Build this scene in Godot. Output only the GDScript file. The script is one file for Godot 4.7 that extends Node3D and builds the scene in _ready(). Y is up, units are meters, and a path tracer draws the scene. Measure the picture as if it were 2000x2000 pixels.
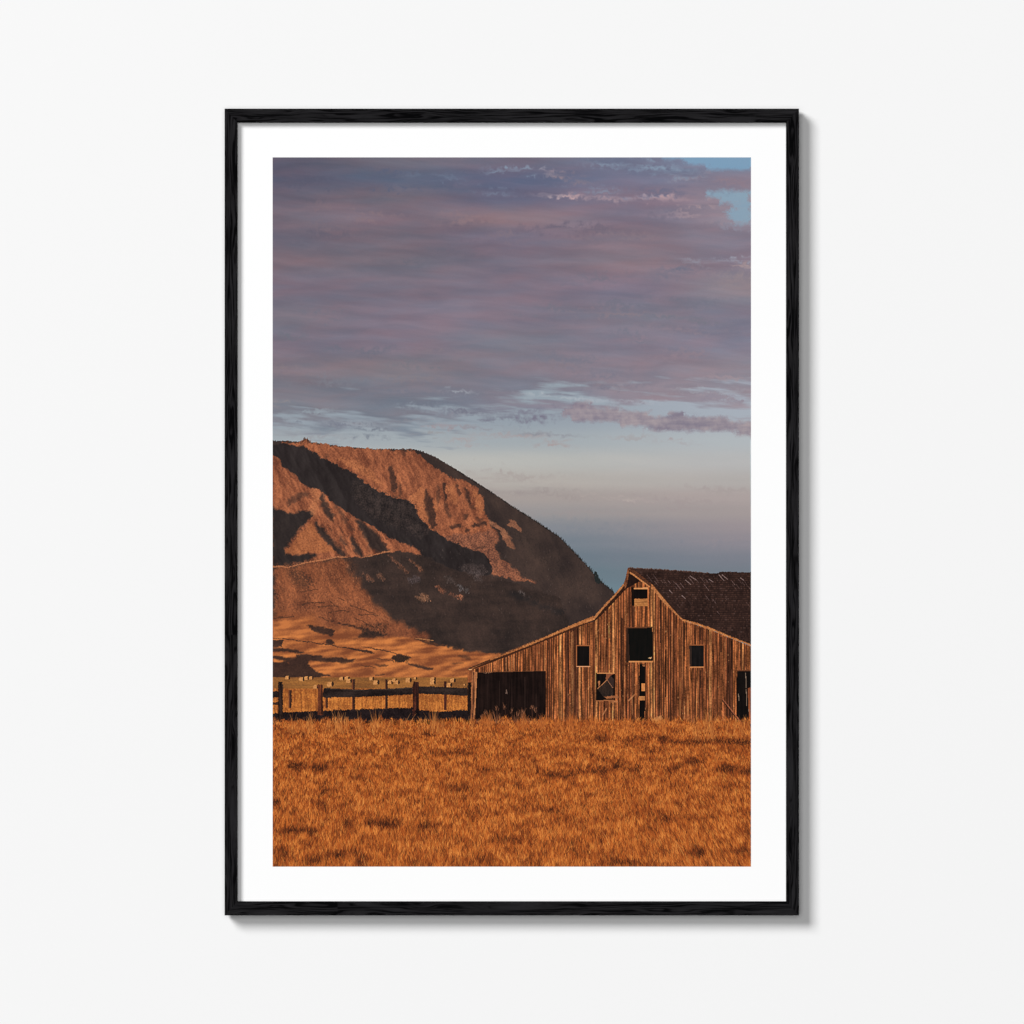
extends Node3D
# A black wooden picture frame with a landscape print in it, hung on a white wall.
# One unit of the layout below is half a millimetre: 2000 units are one metre of wall.

const UNIT := 0.0005
const PRINT_LEFT := 532.4
const PRINT_TOP := 307.2
const PRINT_WIDE := 934.4
const PRINT_HIGH := 1385.6
const FRAME_DEPTH := 0.0150      # of the wooden rails
const STANDOFF := 0.0055         # felt bumpers hold the frame off the wall
const RECESS := 0.0068           # the sheet lies this far behind the front of the rails

var rng := RandomNumberGenerator.new()

# ------------------------------------------------------------------ the printed picture
const W := 935
const H := 1386
const OX := 532.0
const OY := 307.0
var ink := PackedVector3Array()
var n_coarse: PackedByteArray
var n_mid: PackedByteArray
var n_fine: PackedByteArray
var n_flat: PackedByteArray      # drawn out sideways
var n_tall: PackedByteArray      # drawn out up and down
var n_slope: PackedByteArray     # gullied hillside
var n_roll: PackedByteArray      # rolling fields


func rgb(r: float, g: float, b: float) -> Vector3:
	return Vector3(r, g, b) / 255.0


func noise_bytes(w: int, h: int, frequency: float, octaves: int, number: int) -> PackedByteArray:
	var n := FastNoiseLite.new()
	n.noise_type = FastNoiseLite.TYPE_SIMPLEX_SMOOTH
	n.frequency = frequency
	n.fractal_octaves = octaves
	n.seed = number
	var im := n.get_image(w, h)
	im.convert(Image.FORMAT_L8)
	if w != W or h != H:
		im.resize(W, H, Image.INTERPOLATE_CUBIC)
	return im.get_data()


func make_noise() -> void:
	n_coarse = noise_bytes(W, H, 0.012, 3, 11)
	n_mid = noise_bytes(W, H, 0.05, 3, 12)
	n_fine = noise_bytes(W, H, 0.22, 2, 13)
	n_flat = noise_bytes(W / 6, H, 0.045, 4, 14)
	n_tall = noise_bytes(W, H / 14, 0.16, 3, 15)
	n_slope = folds(16, 0.013, 5, FastNoiseLite.FRACTAL_RIDGED, Vector3(1.0, -0.42, 0.5))
	n_roll = folds(17, 0.006, 3, FastNoiseLite.FRACTAL_FBM, Vector3(0.9, 0.8, 3.8))


# How folded ground prints: slopes that face left come out light, those that face right dark.
func folds(number: int, frequency: float, octaves: int, kind: FastNoiseLite.FractalType, stretch: Vector3) -> PackedByteArray:
	var n := FastNoiseLite.new()
	n.noise_type = FastNoiseLite.TYPE_SIMPLEX_SMOOTH
	n.frequency = frequency
	n.fractal_type = kind
	n.fractal_octaves = octaves
	n.seed = number
	var high := PackedFloat32Array()
	high.resize(W * H)
	for y in range(480, 1060):
		for x in W:
			high[y * W + x] = n.get_noise_2d(x * stretch.x + y * stretch.y, y * stretch.z)
	var steep := PackedFloat32Array()
	steep.resize(W * H)
	var total := 0.0
	for y in range(481, 1060):
		for x in range(2, W - 2):
			var i := y * W + x
			steep[i] = high[i + 2] - high[i - 2] + 0.7 * (high[i] - high[i - W])
			total += absf(steep[i])
	var mean := total / (W * 579.0)
	var out := PackedByteArray()
	out.resize(W * H)
	for i in W * H:
		out[i] = int(clampf(0.5 + 0.22 * steep[i] / mean, 0.0, 1.0) * 255.0)
	return out


# Points read off a window of the layout whose corner is (ox, oy), s steps to the unit.
func at(ox: float, oy: float, s: float, a: Array) -> PackedVector2Array:
	var out := PackedVector2Array()
	for k in range(0, a.size(), 2):
		out.append(Vector2(ox + a[k] / s - OX, oy + a[k + 1] / s - OY))
	return out


func hill(a: Array) -> PackedVector2Array:
	return at(520.0, 720.0, 4.025, a)


func sky_right(a: Array) -> PackedVector2Array:
	return at(1000.0, 720.0, 4.025, a)


func field(a: Array) -> PackedVector2Array:
	return at(520.0, 1080.0, 5.682, a)


func shed(a: Array) -> PackedVector2Array:
	return at(820.0, 1080.0, 5.682, a)


func barn(a: Array) -> PackedVector2Array:
	return at(1140.0, 1080.0, 5.682, a)


func mask_of(pts: PackedVector2Array, soft: int, pad: int) -> Dictionary:
	var lo := pts[0]
	var hi := pts[0]
	for p in pts:
		lo = lo.min(p)
		hi = hi.max(p)
	var x0 := int(floorf(lo.x)) - pad
	var y0 := int(floorf(lo.y)) - pad
	var w := int(ceilf(hi.x)) + pad - x0
	var h := int(ceilf(hi.y)) + pad - y0
	var im := Image.create(w * 3, h * 3, false, Image.FORMAT_L8)
	var n := pts.size()
	for row in h * 3:
		var y := y0 + (row + 0.5) / 3.0
		var cuts := []
		for k in n:
			var a := pts[k]
			var b := pts[(k + 1) % n]
			if (a.y <= y) != (b.y <= y):
				cuts.append(a.x + (y - a.y) / (b.y - a.y) * (b.x - a.x))
		cuts.sort()
		for k in range(0, cuts.size() - 1, 2):
			var c0 := int(roundf((cuts[k] - x0) * 3.0))
			var c1 := int(roundf((cuts[k + 1] - x0) * 3.0))
			if c1 > c0:
				im.fill_rect(Rect2i(c0, row, c1 - c0, 1), Color.WHITE)
	im.resize(w, h, Image.INTERPOLATE_TRILINEAR)
	if soft > 1:
		im.resize(maxi(2, w / soft), maxi(2, h / soft), Image.INTERPOLATE_TRILINEAR)
		im.resize(w, h, Image.INTERPOLATE_CUBIC)
	return {"x": x0, "y": y0, "w": w, "h": h, "data": im.get_data()}


# Lays ink inside an outline. The tone runs from a to b with the noises, weighted [coarse, mid, fine, flat, tall, slope, roll].
# soft blurs the outline, fray moves it about by so many units: Vector3(sideways, up and down, 1 = coarse 0 = fine).
func lay(pts: PackedVector2Array, a: Vector3, b: Vector3, weights: Array, soft := 0, fray := Vector3.ZERO, cover := 1.0) -> void:
	var reach := int(maxf(absf(fray.x), absf(fray.y))) + soft + 2
	var m := mask_of(pts, soft, reach)
	var data: PackedByteArray = m.data
	var mw: int = m.w
	var mh: int = m.h
	var w0: float = weights[0] / 128.0
	var w1: float = weights[1] / 128.0
	var w2: float = weights[2] / 128.0
	var w3: float = weights[3] / 128.0
	var w4: float = weights[4] / 128.0
	var w5: float = weights[5] / 128.0 if weights.size() > 5 else 0.0
	var w6: float = weights[6] / 128.0 if weights.size() > 6 else 0.0
	var frayed := fray.x != 0.0 or fray.y != 0.0
	var waves := 1.0 if fray.z > 0.5 else 0.0
	var rough := 0.4 if fray.z > 0.5 else 1.0
	for my in mh:
		var y: int = m.y + my
		if y < 0 or y >= H:
			continue
		for mx in mw:
			var x: int = m.x + mx
			if x < 0 or x >= W:
				continue
			var i := y * W + x
			var v: int
			if frayed:
				var j := (i + 7919) % (W * H)
				var gx := clampf(mx + (waves * (n_mid[i] - 128) + rough * (n_fine[i] - 128)) / 90.0 * fray.x, 0.0, mw - 1.01)
				var gy := clampf(my + (waves * (n_mid[j] - 128) + rough * (n_fine[j] - 128)) / 90.0 * fray.y, 0.0, mh - 1.01)
				var c := int(gy) * mw + int(gx)
				var fx := gx - int(gx)
				var fy := gy - int(gy)
				v = int(lerpf(lerpf(data[c], data[c + 1], fx), lerpf(data[c + mw], data[c + mw + 1], fx), fy))
			else:
				v = data[my * mw + mx]
			if v < 3:
				continue
			var t := 0.5 + w0 * (n_coarse[i] - 128) + w1 * (n_mid[i] - 128) + w2 * (n_fine[i] - 128) + w3 * (n_flat[i] - 128) + w4 * (n_tall[i] - 128) + w5 * (n_slope[i] - 128) + w6 * (n_roll[i] - 128)
			ink[i] = ink[i].lerp(a.lerp(b, clampf(t, 0.0, 1.0)), v / 255.0 * cover)


func box(x0: float, y0: float, x1: float, y1: float) -> PackedVector2Array:
	return PackedVector2Array([Vector2(x0, y0), Vector2(x1, y0), Vector2(x1, y1), Vector2(x0, y1)])


# A line with a width at either end.
func bar(p: Vector2, q: Vector2, w0: float, w1: float) -> PackedVector2Array:
	var s := (q - p).normalized().orthogonal() * 0.5
	return PackedVector2Array([p + s * w0, q + s * w1, q - s * w1, p - s * w0])


func dab(x: float, y: float, c: Vector3, cover: float) -> void:
	var xi := int(floorf(x))
	var yi := int(y)
	if yi < 0 or yi >= H or xi < 0 or xi >= W - 1:
		return
	var f := x - xi
	var i := yi * W + xi
	ink[i] = ink[i].lerp(c, cover * (1.0 - f))
	ink[i + 1] = ink[i + 1].lerp(c, cover * f)


func blade(x: float, y: float, tall: float, lean: float, c: Vector3, cover: float) -> void:
	var n := int(tall)
	for k in n:
		var t := float(k) / n
		dab(x + lean * (0.6 * t + 0.4 * t * t) * tall, y - k, c, cover * (1.0 - 0.55 * t))


# A wisp of cloud: a soft streak broken up by the flat noise.
func wisp(x: float, y: float, wide: float, high: float, tilt: float, c: Vector3, cover: float) -> void:
	x -= OX
	y -= OY
	for yy in range(maxi(0, int(y - 2.6 * high - wide * absf(tilt) * 2.0)), mini(H, int(y + 2.6 * high + wide * absf(tilt) * 2.0))):
		for xx in range(maxi(0, int(x - 2.2 * wide)), mini(W, int(x + 2.2 * wide))):
			var dx := (xx - x) / wide
			var i := yy * W + xx
			var dy := (yy - y - (xx - x) * tilt + (n_mid[i] - 128) * 0.016 * high) / high
			var f := cover * exp(-dx * dx - dy * dy) * clampf(0.55 + (n_flat[i] - 128) / 110.0, 0.0, 1.3)
			if f > 0.004:
				ink[i] = ink[i].lerp(c, minf(f, 1.0))


func grid_colour(rows: Array, tx: float, y: float) -> Vector3:
	var r := 0
	while r < rows.size() - 2 and y > rows[r + 1][0]:
		r += 1
	var ty := clampf((y - rows[r][0]) / (rows[r + 1][0] - rows[r][0]), 0.0, 1.0)
	ty = ty * ty * (3.0 - 2.0 * ty)
	var n: int = rows[r].size() - 1
	var c := clampf(tx, 0.0, 1.0) * (n - 1)
	var ci := mini(int(c), n - 2)
	var f := c - ci
	f = f * f * (3.0 - 2.0 * f)
	var up: Vector3 = rows[r][1 + ci].lerp(rows[r][2 + ci], f)
	var down: Vector3 = rows[r + 1][1 + ci].lerp(rows[r + 1][2 + ci], f)
	return up.lerp(down, ty)


func print_sky() -> void:
	var deck := [
		[307, rgb(98, 94, 110), rgb(112, 106, 118), rgb(116, 110, 126), rgb(112, 116, 138), rgb(124, 140, 165)],
		[350, rgb(94, 92, 110), rgb(94, 100, 120), rgb(104, 106, 130), rgb(116, 116, 138), rgb(138, 130, 146)],
		[385, rgb(106, 98, 112), rgb(114, 106, 118), rgb(106, 106, 128), rgb(130, 116, 132), rgb(148, 136, 148)],
		[425, rgb(116, 106, 118), rgb(128, 112, 124), rgb(138, 118, 126), rgb(126, 116, 132), rgb(146, 134, 146)],
		[460, rgb(108, 102, 116), rgb(116, 106, 118), rgb(118, 108, 124), rgb(132, 118, 130), rgb(134, 124, 138)],
		[510, rgb(122, 108, 118), rgb(114, 108, 120), rgb(122, 112, 126), rgb(136, 120, 130), rgb(134, 122, 136)],
		[560, rgb(118, 108, 122), rgb(122, 114, 128), rgb(126, 114, 128), rgb(128, 118, 134), rgb(142, 132, 140)],
		[620, rgb(120, 116, 128), rgb(128, 116, 130), rgb(130, 120, 134), rgb(124, 120, 134), rgb(126, 122, 138)],
		[670, rgb(122, 114, 128), rgb(126, 116, 130), rgb(128, 124, 136), rgb(134, 124, 138), rgb(128, 124, 140)],
		[720, rgb(128, 118, 128), rgb(130, 122, 130), rgb(128, 122, 134), rgb(138, 128, 140), rgb(146, 136, 146)],
		[760, rgb(124, 120, 130), rgb(122, 122, 134), rgb(126, 125, 138), rgb(140, 131, 142), rgb(150, 140, 150)],
		[800, rgb(128, 128, 138), rgb(120, 124, 136), rgb(128, 128, 142), rgb(144, 138, 150), rgb(152, 144, 154)],
		[850, rgb(136, 140, 150), rgb(126, 134, 146), rgb(136, 140, 150), rgb(150, 142, 152), rgb(148, 138, 148)]]
	var clear := [
		[307, rgb(118, 140, 164), rgb(124, 156, 184)],
		[400, rgb(130, 146, 168), rgb(134, 162, 184)],
		[560, rgb(150, 160, 174), rgb(150, 164, 180)],
		[760, rgb(150, 162, 172), rgb(166, 172, 184)],
		[820, rgb(150, 160, 170), rgb(168, 176, 186)],
		[860, rgb(163, 171, 176), rgb(178, 184, 188)],
		[900, rgb(184, 184, 180), rgb(182, 182, 182)],
		[940, rgb(180, 174, 168), rgb(178, 173, 170)],
		[970, rgb(166, 157, 153), rgb(172, 161, 159)],
		[1000, rgb(154, 150, 150), rgb(164, 154, 153)],
		[1030, rgb(132, 137, 144), rgb(153, 144, 148)],
		[1060, rgb(116, 128, 138), rgb(141, 137, 145)],
		[1090, rgb(106, 122, 133), rgb(126, 129, 139)],
		[1120, rgb(104, 124, 134), rgb(117, 125, 135)],
		[1160, rgb(108, 134, 145), rgb(116, 130, 140)],
		[1210, rgb(116, 144, 154), rgb(118, 138, 148)]]
	var streaks := FastNoiseLite.new()
	streaks.seed = 31
	streaks.frequency = 1.0
	streaks.fractal_octaves = 5
	var tint := FastNoiseLite.new()
	tint.seed = 32
	tint.frequency = 1.0
	tint.fractal_octaves = 3
	for y in 1000:
		var yy := y + OY
		for x in W:
			var tx := float(x) / W
			var c := grid_colour(clear, clampf((x - 460.0) / 475.0, 0.0, 1.0), yy)
			var warp := tint.get_noise_2d(x * 0.004, y * 0.012)
			var s := streaks.get_noise_2d(x * 0.0036 + warp * 0.2, y * 0.027 - x * 0.0016 + warp * 0.25)
			if yy < 880.0:
				var cloud := grid_colour(deck, tx, yy)
				var under := 828.0 - 62.0 * smoothstep(0.25, 0.62, tx) + 14.0 * smoothstep(0.62, 0.8, tx)
				var inside := clampf((under - yy) / 60.0 + 1.1 * s + 0.75 * tint.get_noise_2d(x * 0.0085, y * 0.06 - x * 0.004) + 0.55, 0.0, 1.0)
				cloud += Vector3(0.05, 0.04, 0.038) * s + Vector3(0.026, -0.004, -0.012) * tint.get_noise_2d(x * 0.006 + 40.0, y * 0.028)
				c = c.lerp(cloud, inside * inside * (3.0 - 2.0 * inside))
			else:
				c += Vector3(0.012, 0.008, 0.006) * s
			ink[y * W + x] = c
	var none := [0.0, 0.1, 0.0, 0.25, 0.0]
	var deep := rgb(124, 158, 186)
	# clear air showing through at the top
	lay(sky_right([1180, -1668, 1280, -1640, 1400, -1625, 1500, -1595, 1620, -1578, 1760, -1570, 1890, -1582, 1890, -1690, 1180, -1690]), deep, rgb(130, 160, 186), none, 10, Vector3(10, 2, 1))
	lay(sky_right([1880, -1420, 1700, -1410, 1600, -1385, 1480, -1370, 1330, -1355, 1480, -1345, 1640, -1330, 1680, -1290, 1730, -1255, 1680, -1210, 1720, -1160, 1800, -1130, 1880, -1120]), rgb(134, 160, 182), rgb(142, 166, 182), none, 12, Vector3(8, 3, 1), 0.95)
	var pale := rgb(138, 156, 176)
	var rose := rgb(176, 152, 158)
	var warm := rgb(150, 130, 136)
	var blue := rgb(98, 100, 122)
	for w in [
		[860, 345, 40, 5, 0.1, pale, 0.5], [815, 345, 26, 5, 0.15, pale, 0.4], [990, 332, 32, 5, 0.0, pale, 0.9], [1035, 332, 36, 6, 0.06, pale, 0.8], [965, 372, 40, 6, 0.12, pale, 0.35],
		[1075, 336, 30, 5, 0.18, rose, 0.7], [1110, 345, 40, 6, 0.18, warm, 0.5], [1200, 322, 50, 6, 0.12, pale, 0.6], [1280, 325, 55, 9, 0.16, pale, 0.7], [1335, 340, 45, 6, 0.05, pale, 0.7],
		[1150, 372, 55, 5, 0.05, pale, 0.8], [1250, 383, 60, 4, 0.0, rgb(150, 152, 172), 0.7], [1085, 380, 35, 4, 0.0, rgb(172, 156, 164), 0.9], [1120, 381, 26, 5, 0.05, rgb(186, 158, 162), 1.0],
		[1195, 387, 40, 5, 0.05, rgb(168, 146, 154), 0.8], [1290, 387, 42, 5, 0.03, rgb(180, 152, 158), 1.0], [1370, 396, 56, 6, 0.07, rgb(168, 146, 152), 0.9], [1420, 352, 60, 9, -0.02, rgb(142, 126, 138), 0.9],
		[1350, 345, 40, 6, 0.02, rgb(152, 138, 150), 0.6], [1355, 418, 44, 5, 0.04, rgb(172, 150, 156), 0.95], [1395, 428, 46, 5, 0.1, rgb(156, 142, 152), 0.8], [1440, 440, 40, 6, 0.05, rgb(146, 150, 166), 0.6],
		[1320, 372, 90, 6, -0.03, rgb(112, 112, 134), 0.8], [1290, 430, 80, 8, 0.1, rgb(118, 112, 128), 0.7], [1100, 446, 110, 8, -0.02, rgb(110, 102, 118), 0.7],
		[800, 350, 110, 12, 0.02, rgb(92, 98, 120), 0.7], [600, 355, 60, 10, 0.0, rgb(90, 90, 108), 0.6], [640, 397, 36, 7, -0.15, rgb(130, 112, 120), 0.6], [730, 422, 60, 7, 0.05, rgb(138, 118, 124), 0.7],
		[920, 424, 70, 8, 0.0, rgb(142, 120, 126), 0.7], [640, 437, 40, 7, 0.0, rgb(128, 112, 120), 0.6], [620, 462, 90, 8, 0.02, rgb(104, 98, 112), 0.7], [900, 450, 30, 9, 0.1, rgb(110, 98, 114), 0.6], [985, 455, 30, 10, 0.3, rgb(140, 120, 126), 0.5],
		[790, 505, 40, 7, 0.1, rgb(104, 104, 116), 0.7], [890, 492, 70, 6, 0.03, rgb(108, 104, 118), 0.6], [1190, 463, 90, 6, -0.02, rgb(142, 124, 132), 0.6], [1160, 545, 70, 8, -0.02, rgb(114, 114, 128), 0.6],
		[1330, 530, 50, 9, -0.08, rgb(118, 116, 132), 0.8], [1440, 507, 44, 4, 0.02, rgb(162, 166, 180), 1.0], [1445, 516, 40, 5, 0.05, rgb(178, 156, 154), 0.9], [1360, 512, 30, 5, 0.2, rgb(146, 146, 160), 0.6], [1440, 545, 45, 14, 0.05, rgb(150, 136, 140), 0.7],
		[1260, 592, 150, 7, -0.02, rgb(116, 116, 130), 0.7], [1210, 612, 130, 6, 0.0, rgb(142, 126, 134), 0.7], [1330, 622, 120, 7, 0.02, rgb(120, 120, 132), 0.7], [1340, 645, 90, 6, 0.02, rgb(144, 130, 140), 0.6], [1060, 605, 60, 7, -0.05, rgb(116, 116, 130), 0.5],
		[640, 618, 50, 9, 0.05, rgb(112, 114, 128), 0.6], [570, 660, 40, 12, 0.0, rgb(112, 114, 126), 0.6], [700, 687, 80, 7, 0.02, rgb(112, 112, 126), 0.7], [880, 690, 80, 5, -0.02, rgb(140, 126, 132), 0.6], [830, 710, 70, 6, 0.0, rgb(116, 118, 128), 0.7],
		[570, 722, 60, 7, 0.04, rgb(140, 126, 130), 0.6], [780, 735, 80, 7, 0.0, rgb(138, 126, 130), 0.5], [1230, 662, 60, 10, 0.05, rgb(118, 120, 134), 0.5], [1330, 690, 100, 7, 0.02, rgb(146, 130, 140), 0.6], [1400, 735, 60, 4, 0.08, rgb(164, 146, 152), 0.8],
		[1120, 700, 100, 10, 0.0, rgb(120, 120, 134), 0.5], [1070, 712, 60, 6, 0.0, rgb(136, 124, 132), 0.5], [1180, 740, 80, 12, 0.03, rgb(122, 121, 136), 0.6],
		[895, 762, 28, 3.5, 0.1, rgb(172, 178, 186), 1.0], [940, 766, 36, 4, 0.05, rgb(140, 138, 148), 0.6], [780, 770, 120, 14, 0.05, rgb(116, 120, 134), 0.6], [540, 786, 28, 5, 0.02, rgb(156, 144, 142), 0.7], [660, 745, 90, 8, 0.1, rgb(128, 130, 140), 0.5],
		[600, 806, 44, 4, -0.08, rgb(156, 168, 176), 0.6], [680, 826, 90, 5, 0.1, rgb(160, 168, 176), 0.7], [600, 848, 90, 7, 0.05, rgb(150, 148, 154), 0.5], [870, 812, 80, 5, 0.05, rgb(134, 132, 144), 0.7], [560, 830, 60, 6, 0.0, rgb(124, 128, 140), 0.6], [720, 841, 40, 8, 0.0, rgb(118, 124, 136), 0.9], [650, 826, 40, 6, 0.15, rgb(120, 124, 138), 0.7],
		[760, 845, 26, 5, 0.2, rgb(128, 132, 142), 0.7], [790, 824, 44, 5, -0.05, rgb(132, 134, 144), 0.7], [870, 828, 56, 5, 0.06, rgb(160, 146, 150), 0.9], [940, 834, 50, 4, 0.06, rgb(142, 138, 146), 0.9], [830, 848, 36, 4, 0.0, rgb(150, 146, 148), 0.7],
		[920, 860, 40, 6, 0.02, rgb(170, 158, 158), 0.8], [1000, 850, 60, 4, 0.02, rgb(166, 152, 154), 0.9], [1070, 847, 60, 3.5, 0.04, rgb(142, 142, 150), 0.8], [1080, 864, 34, 5, 0.05, rgb(168, 152, 152), 0.9], [840, 800, 60, 6, 0.05, rgb(158, 168, 178), 0.6],
		[930, 808, 100, 9, 0.08, rgb(120, 122, 136), 0.8], [1040, 805, 60, 11, 0.03, rgb(124, 122, 138), 0.9], [1090, 775, 60, 4, 0.06, rgb(180, 186, 192), 0.9], [1220, 783, 90, 4, 0.05, rgb(172, 178, 188), 0.6],
		[1320, 864, 36, 4.5, 0.02, rgb(166, 152, 154), 0.9], [1230, 853, 40, 4, -0.04, rgb(166, 162, 164), 0.7], [1400, 776, 50, 5, 0.05, rgb(150, 142, 154), 0.9], [1390, 762, 60, 4, 0.02, rgb(170, 174, 182), 0.6],
		[980, 935, 120, 12, 0.05, rgb(166, 155, 152), 0.5], [1040, 960, 120, 10, 0.05, rgb(158, 148, 146), 0.6], [1210, 972, 70, 3.5, 0.1, rgb(186, 174, 168), 0.9], [1300, 980, 120, 8, 0.05, rgb(162, 150, 150), 0.6], [1400, 958, 100, 6, 0.02, rgb(168, 158, 156), 0.6],
		[1180, 1000, 140, 8, 0.04, rgb(158, 148, 148), 0.5], [1160, 1040, 140, 14, 0.02, rgb(126, 132, 142), 0.4], [1420, 1050, 80, 10, 0.0, rgb(150, 141, 146), 0.4], [1280, 1085, 140, 12, 0.0, rgb(120, 126, 138), 0.4]]:
		wisp(w[0], w[1], w[2], w[3], w[4], w[5], w[6])
	# the long bank of cloud below the deck
	lay(sky_right([400, 300, 470, 275, 560, 262, 640, 290, 700, 318, 790, 300, 850, 318, 960, 355, 1060, 352, 1150, 372, 1290, 345, 1400, 372, 1500, 392, 1600, 372, 1710, 398, 1780, 425, 1890, 408, 1890, 525, 1790, 515, 1700, 490, 1560, 498, 1400, 492, 1260, 480, 1000, 466, 870, 440, 750, 412, 620, 412, 540, 425, 400, 372]), rgb(130, 121, 136), rgb(168, 154, 158), [0.25, 0.35, 0.0, 0.6, 0.0], 9, Vector3(8, 2.5, 1), 0.9)
	lay(sky_right([1420, 225, 1500, 190, 1600, 188, 1720, 215, 1840, 265, 1700, 255, 1520, 250]), rgb(142, 134, 148), rgb(158, 148, 156), [0.2, 0.4, 0.1, 0.4, 0.0], 5, Vector3(9, 3, 1), 0.85)


func print_mountain() -> void:
	var shade_a := rgb(40, 34, 34)
	var shade_b := rgb(62, 53, 50)
	var shade_w := [0.25, 0.15, 0.12, 0.0, 0.0, 0.2]
	var sun_a := rgb(108, 62, 46)
	var sun_b := rgb(186, 112, 76)
	var sun_w := [0.25, 0.2, 0.26, 0.0, 0.0, 0.26]
	# the whole hill, in its own shade
	var outline := hill([40, 565, 160, 568, 270, 574, 292, 556, 318, 550, 348, 578, 450, 592, 620, 615, 850, 632, 1000, 631, 1150, 630, 1230, 650, 1330, 695, 1450, 765, 1600, 860, 1750, 955, 1932, 1080])
	outline.append_array(sky_right([130, 1160, 260, 1245, 370, 1320, 480, 1430, 600, 1560, 690, 1665, 800, 1755, 900, 1900, 900, 2200]))
	outline.append_array(hill([40, 2300]))
	lay(outline, rgb(48, 40, 39), rgb(80, 63, 56), [0.4, 0.1, 0.12, 0.0, 0.0, 0.1], 0, Vector3(1.2, 1.2, 0))
	# sunlit upper face
	lay(hill([50, 590, 270, 578, 292, 558, 318, 552, 348, 580, 450, 594, 620, 617, 850, 635, 1000, 634, 1150, 634, 1180, 660, 1250, 720, 1330, 785, 1430, 840, 1500, 872, 1580, 888, 1640, 930, 1690, 990, 1720, 1060, 1712, 1120, 1740, 1180, 1790, 1260, 1830, 1330, 1800, 1400, 1830, 1480, 1932, 1560, 2010, 1640, 2130, 1680, 1960, 1660, 1850, 1632, 1780, 1612, 1768, 1560, 1758, 1500, 1700, 1452, 1600, 1425, 1500, 1376, 1420, 1346, 1350, 1292, 1290, 1262, 1240, 1210, 1190, 1150, 1160, 1080, 1120, 1036, 1060, 1026, 1000, 1020, 930, 986, 860, 950, 780, 900, 700, 842, 620, 792, 520, 742, 420, 692, 340, 642, 290, 616]), sun_a, sun_b, sun_w, 3, Vector3(3, 3, 1))
	# lower right of that face: rock scree, duller
	lay(hill([1400, 1330, 1500, 1300, 1640, 1290, 1780, 1260, 1830, 1330, 1800, 1400, 1830, 1480, 1932, 1560, 2010, 1640, 2130, 1680, 1960, 1660, 1850, 1632, 1780, 1612, 1768, 1560, 1758, 1500, 1700, 1452, 1600, 1425, 1500, 1376]), rgb(88, 60, 52), rgb(164, 104, 78), [0.1, 0.4, 0.6, 0.0, 0.2, 0.1], 5, Vector3(3, 3, 1), 0.75)
	lay(sky_right([-20, 1180, 20, 1190, 60, 1240, 85, 1285, 30, 1262, -40, 1230]), rgb(130, 84, 64), rgb(178, 116, 84), [0.0, 0.4, 0.5, 0.0, 0.0], 2, Vector3(2.5, 2.5, 1), 0.8)
	lay(sky_right([-60, 1300, -10, 1345, 20, 1415, -30, 1400, -80, 1340]), rgb(130, 84, 64), rgb(190, 120, 84), [0.0, 0.4, 0.5, 0.0, 0.0], 2, Vector3(2.5, 2.5, 1), 0.7)
	lay(hill([1740, 1190, 1800, 1210, 1890, 1280, 1932, 1340, 1880, 1330, 1800, 1250]), rgb(126, 82, 62), rgb(186, 122, 88), [0.0, 0.4, 0.5, 0.0, 0.0], 2, Vector3(2.5, 2.5, 1), 0.8)
	# gullies of the upper face
	for g in [
		[hill([955, 780, 985, 760, 1010, 830, 1030, 930, 1010, 985, 980, 960, 975, 880]), 0.75], [hill([1035, 930, 1060, 900, 1065, 960, 1055, 1025, 1045, 1000]), 0.5],
		[hill([1240, 960, 1262, 950, 1300, 1040, 1330, 1130, 1345, 1230, 1300, 1262, 1265, 1200, 1245, 1080]), 0.8], [hill([1385, 900, 1400, 890, 1412, 950, 1418, 1030, 1398, 1035, 1392, 960]), 0.85],
		[hill([1340, 930, 1360, 900, 1370, 1010, 1350, 1080, 1335, 1020]), 0.5], [hill([1485, 910, 1505, 915, 1535, 990, 1520, 1010, 1500, 970]), 0.6], [hill([1555, 930, 1580, 950, 1605, 1020, 1600, 1080, 1575, 1040, 1565, 980]), 0.75],
		[hill([1400, 1040, 1430, 1080, 1450, 1180, 1425, 1170, 1400, 1100]), 0.5], [hill([1600, 1080, 1640, 1070, 1650, 1110, 1610, 1110]), 0.5], [hill([1545, 1150, 1580, 1145, 1590, 1175, 1555, 1185]), 0.6],
		[hill([1440, 1235, 1520, 1222, 1540, 1240, 1450, 1262]), 0.75], [hill([1600, 1225, 1720, 1205, 1735, 1222, 1620, 1250]), 0.8], [hill([1560, 1265, 1600, 1262, 1600, 1285, 1565, 1285]), 0.7], [hill([1630, 1420, 1720, 1390, 1730, 1400, 1650, 1430]), 0.5],
		[hill([450, 680, 490, 660, 500, 690, 460, 710]), 0.3], [hill([1050, 640, 1110, 650, 1090, 690, 1060, 680]), 0.4], [hill([1640, 1170, 1690, 1180, 1720, 1230, 1700, 1240]), 0.5]]:
		lay(g[0], rgb(52, 39, 36), rgb(86, 57, 47), [0.0, 0.3, 0.4, 0.0, 0.0], 3, Vector3(1.8, 1.8, 1), minf(1.0, g[1] * 1.15))
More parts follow.
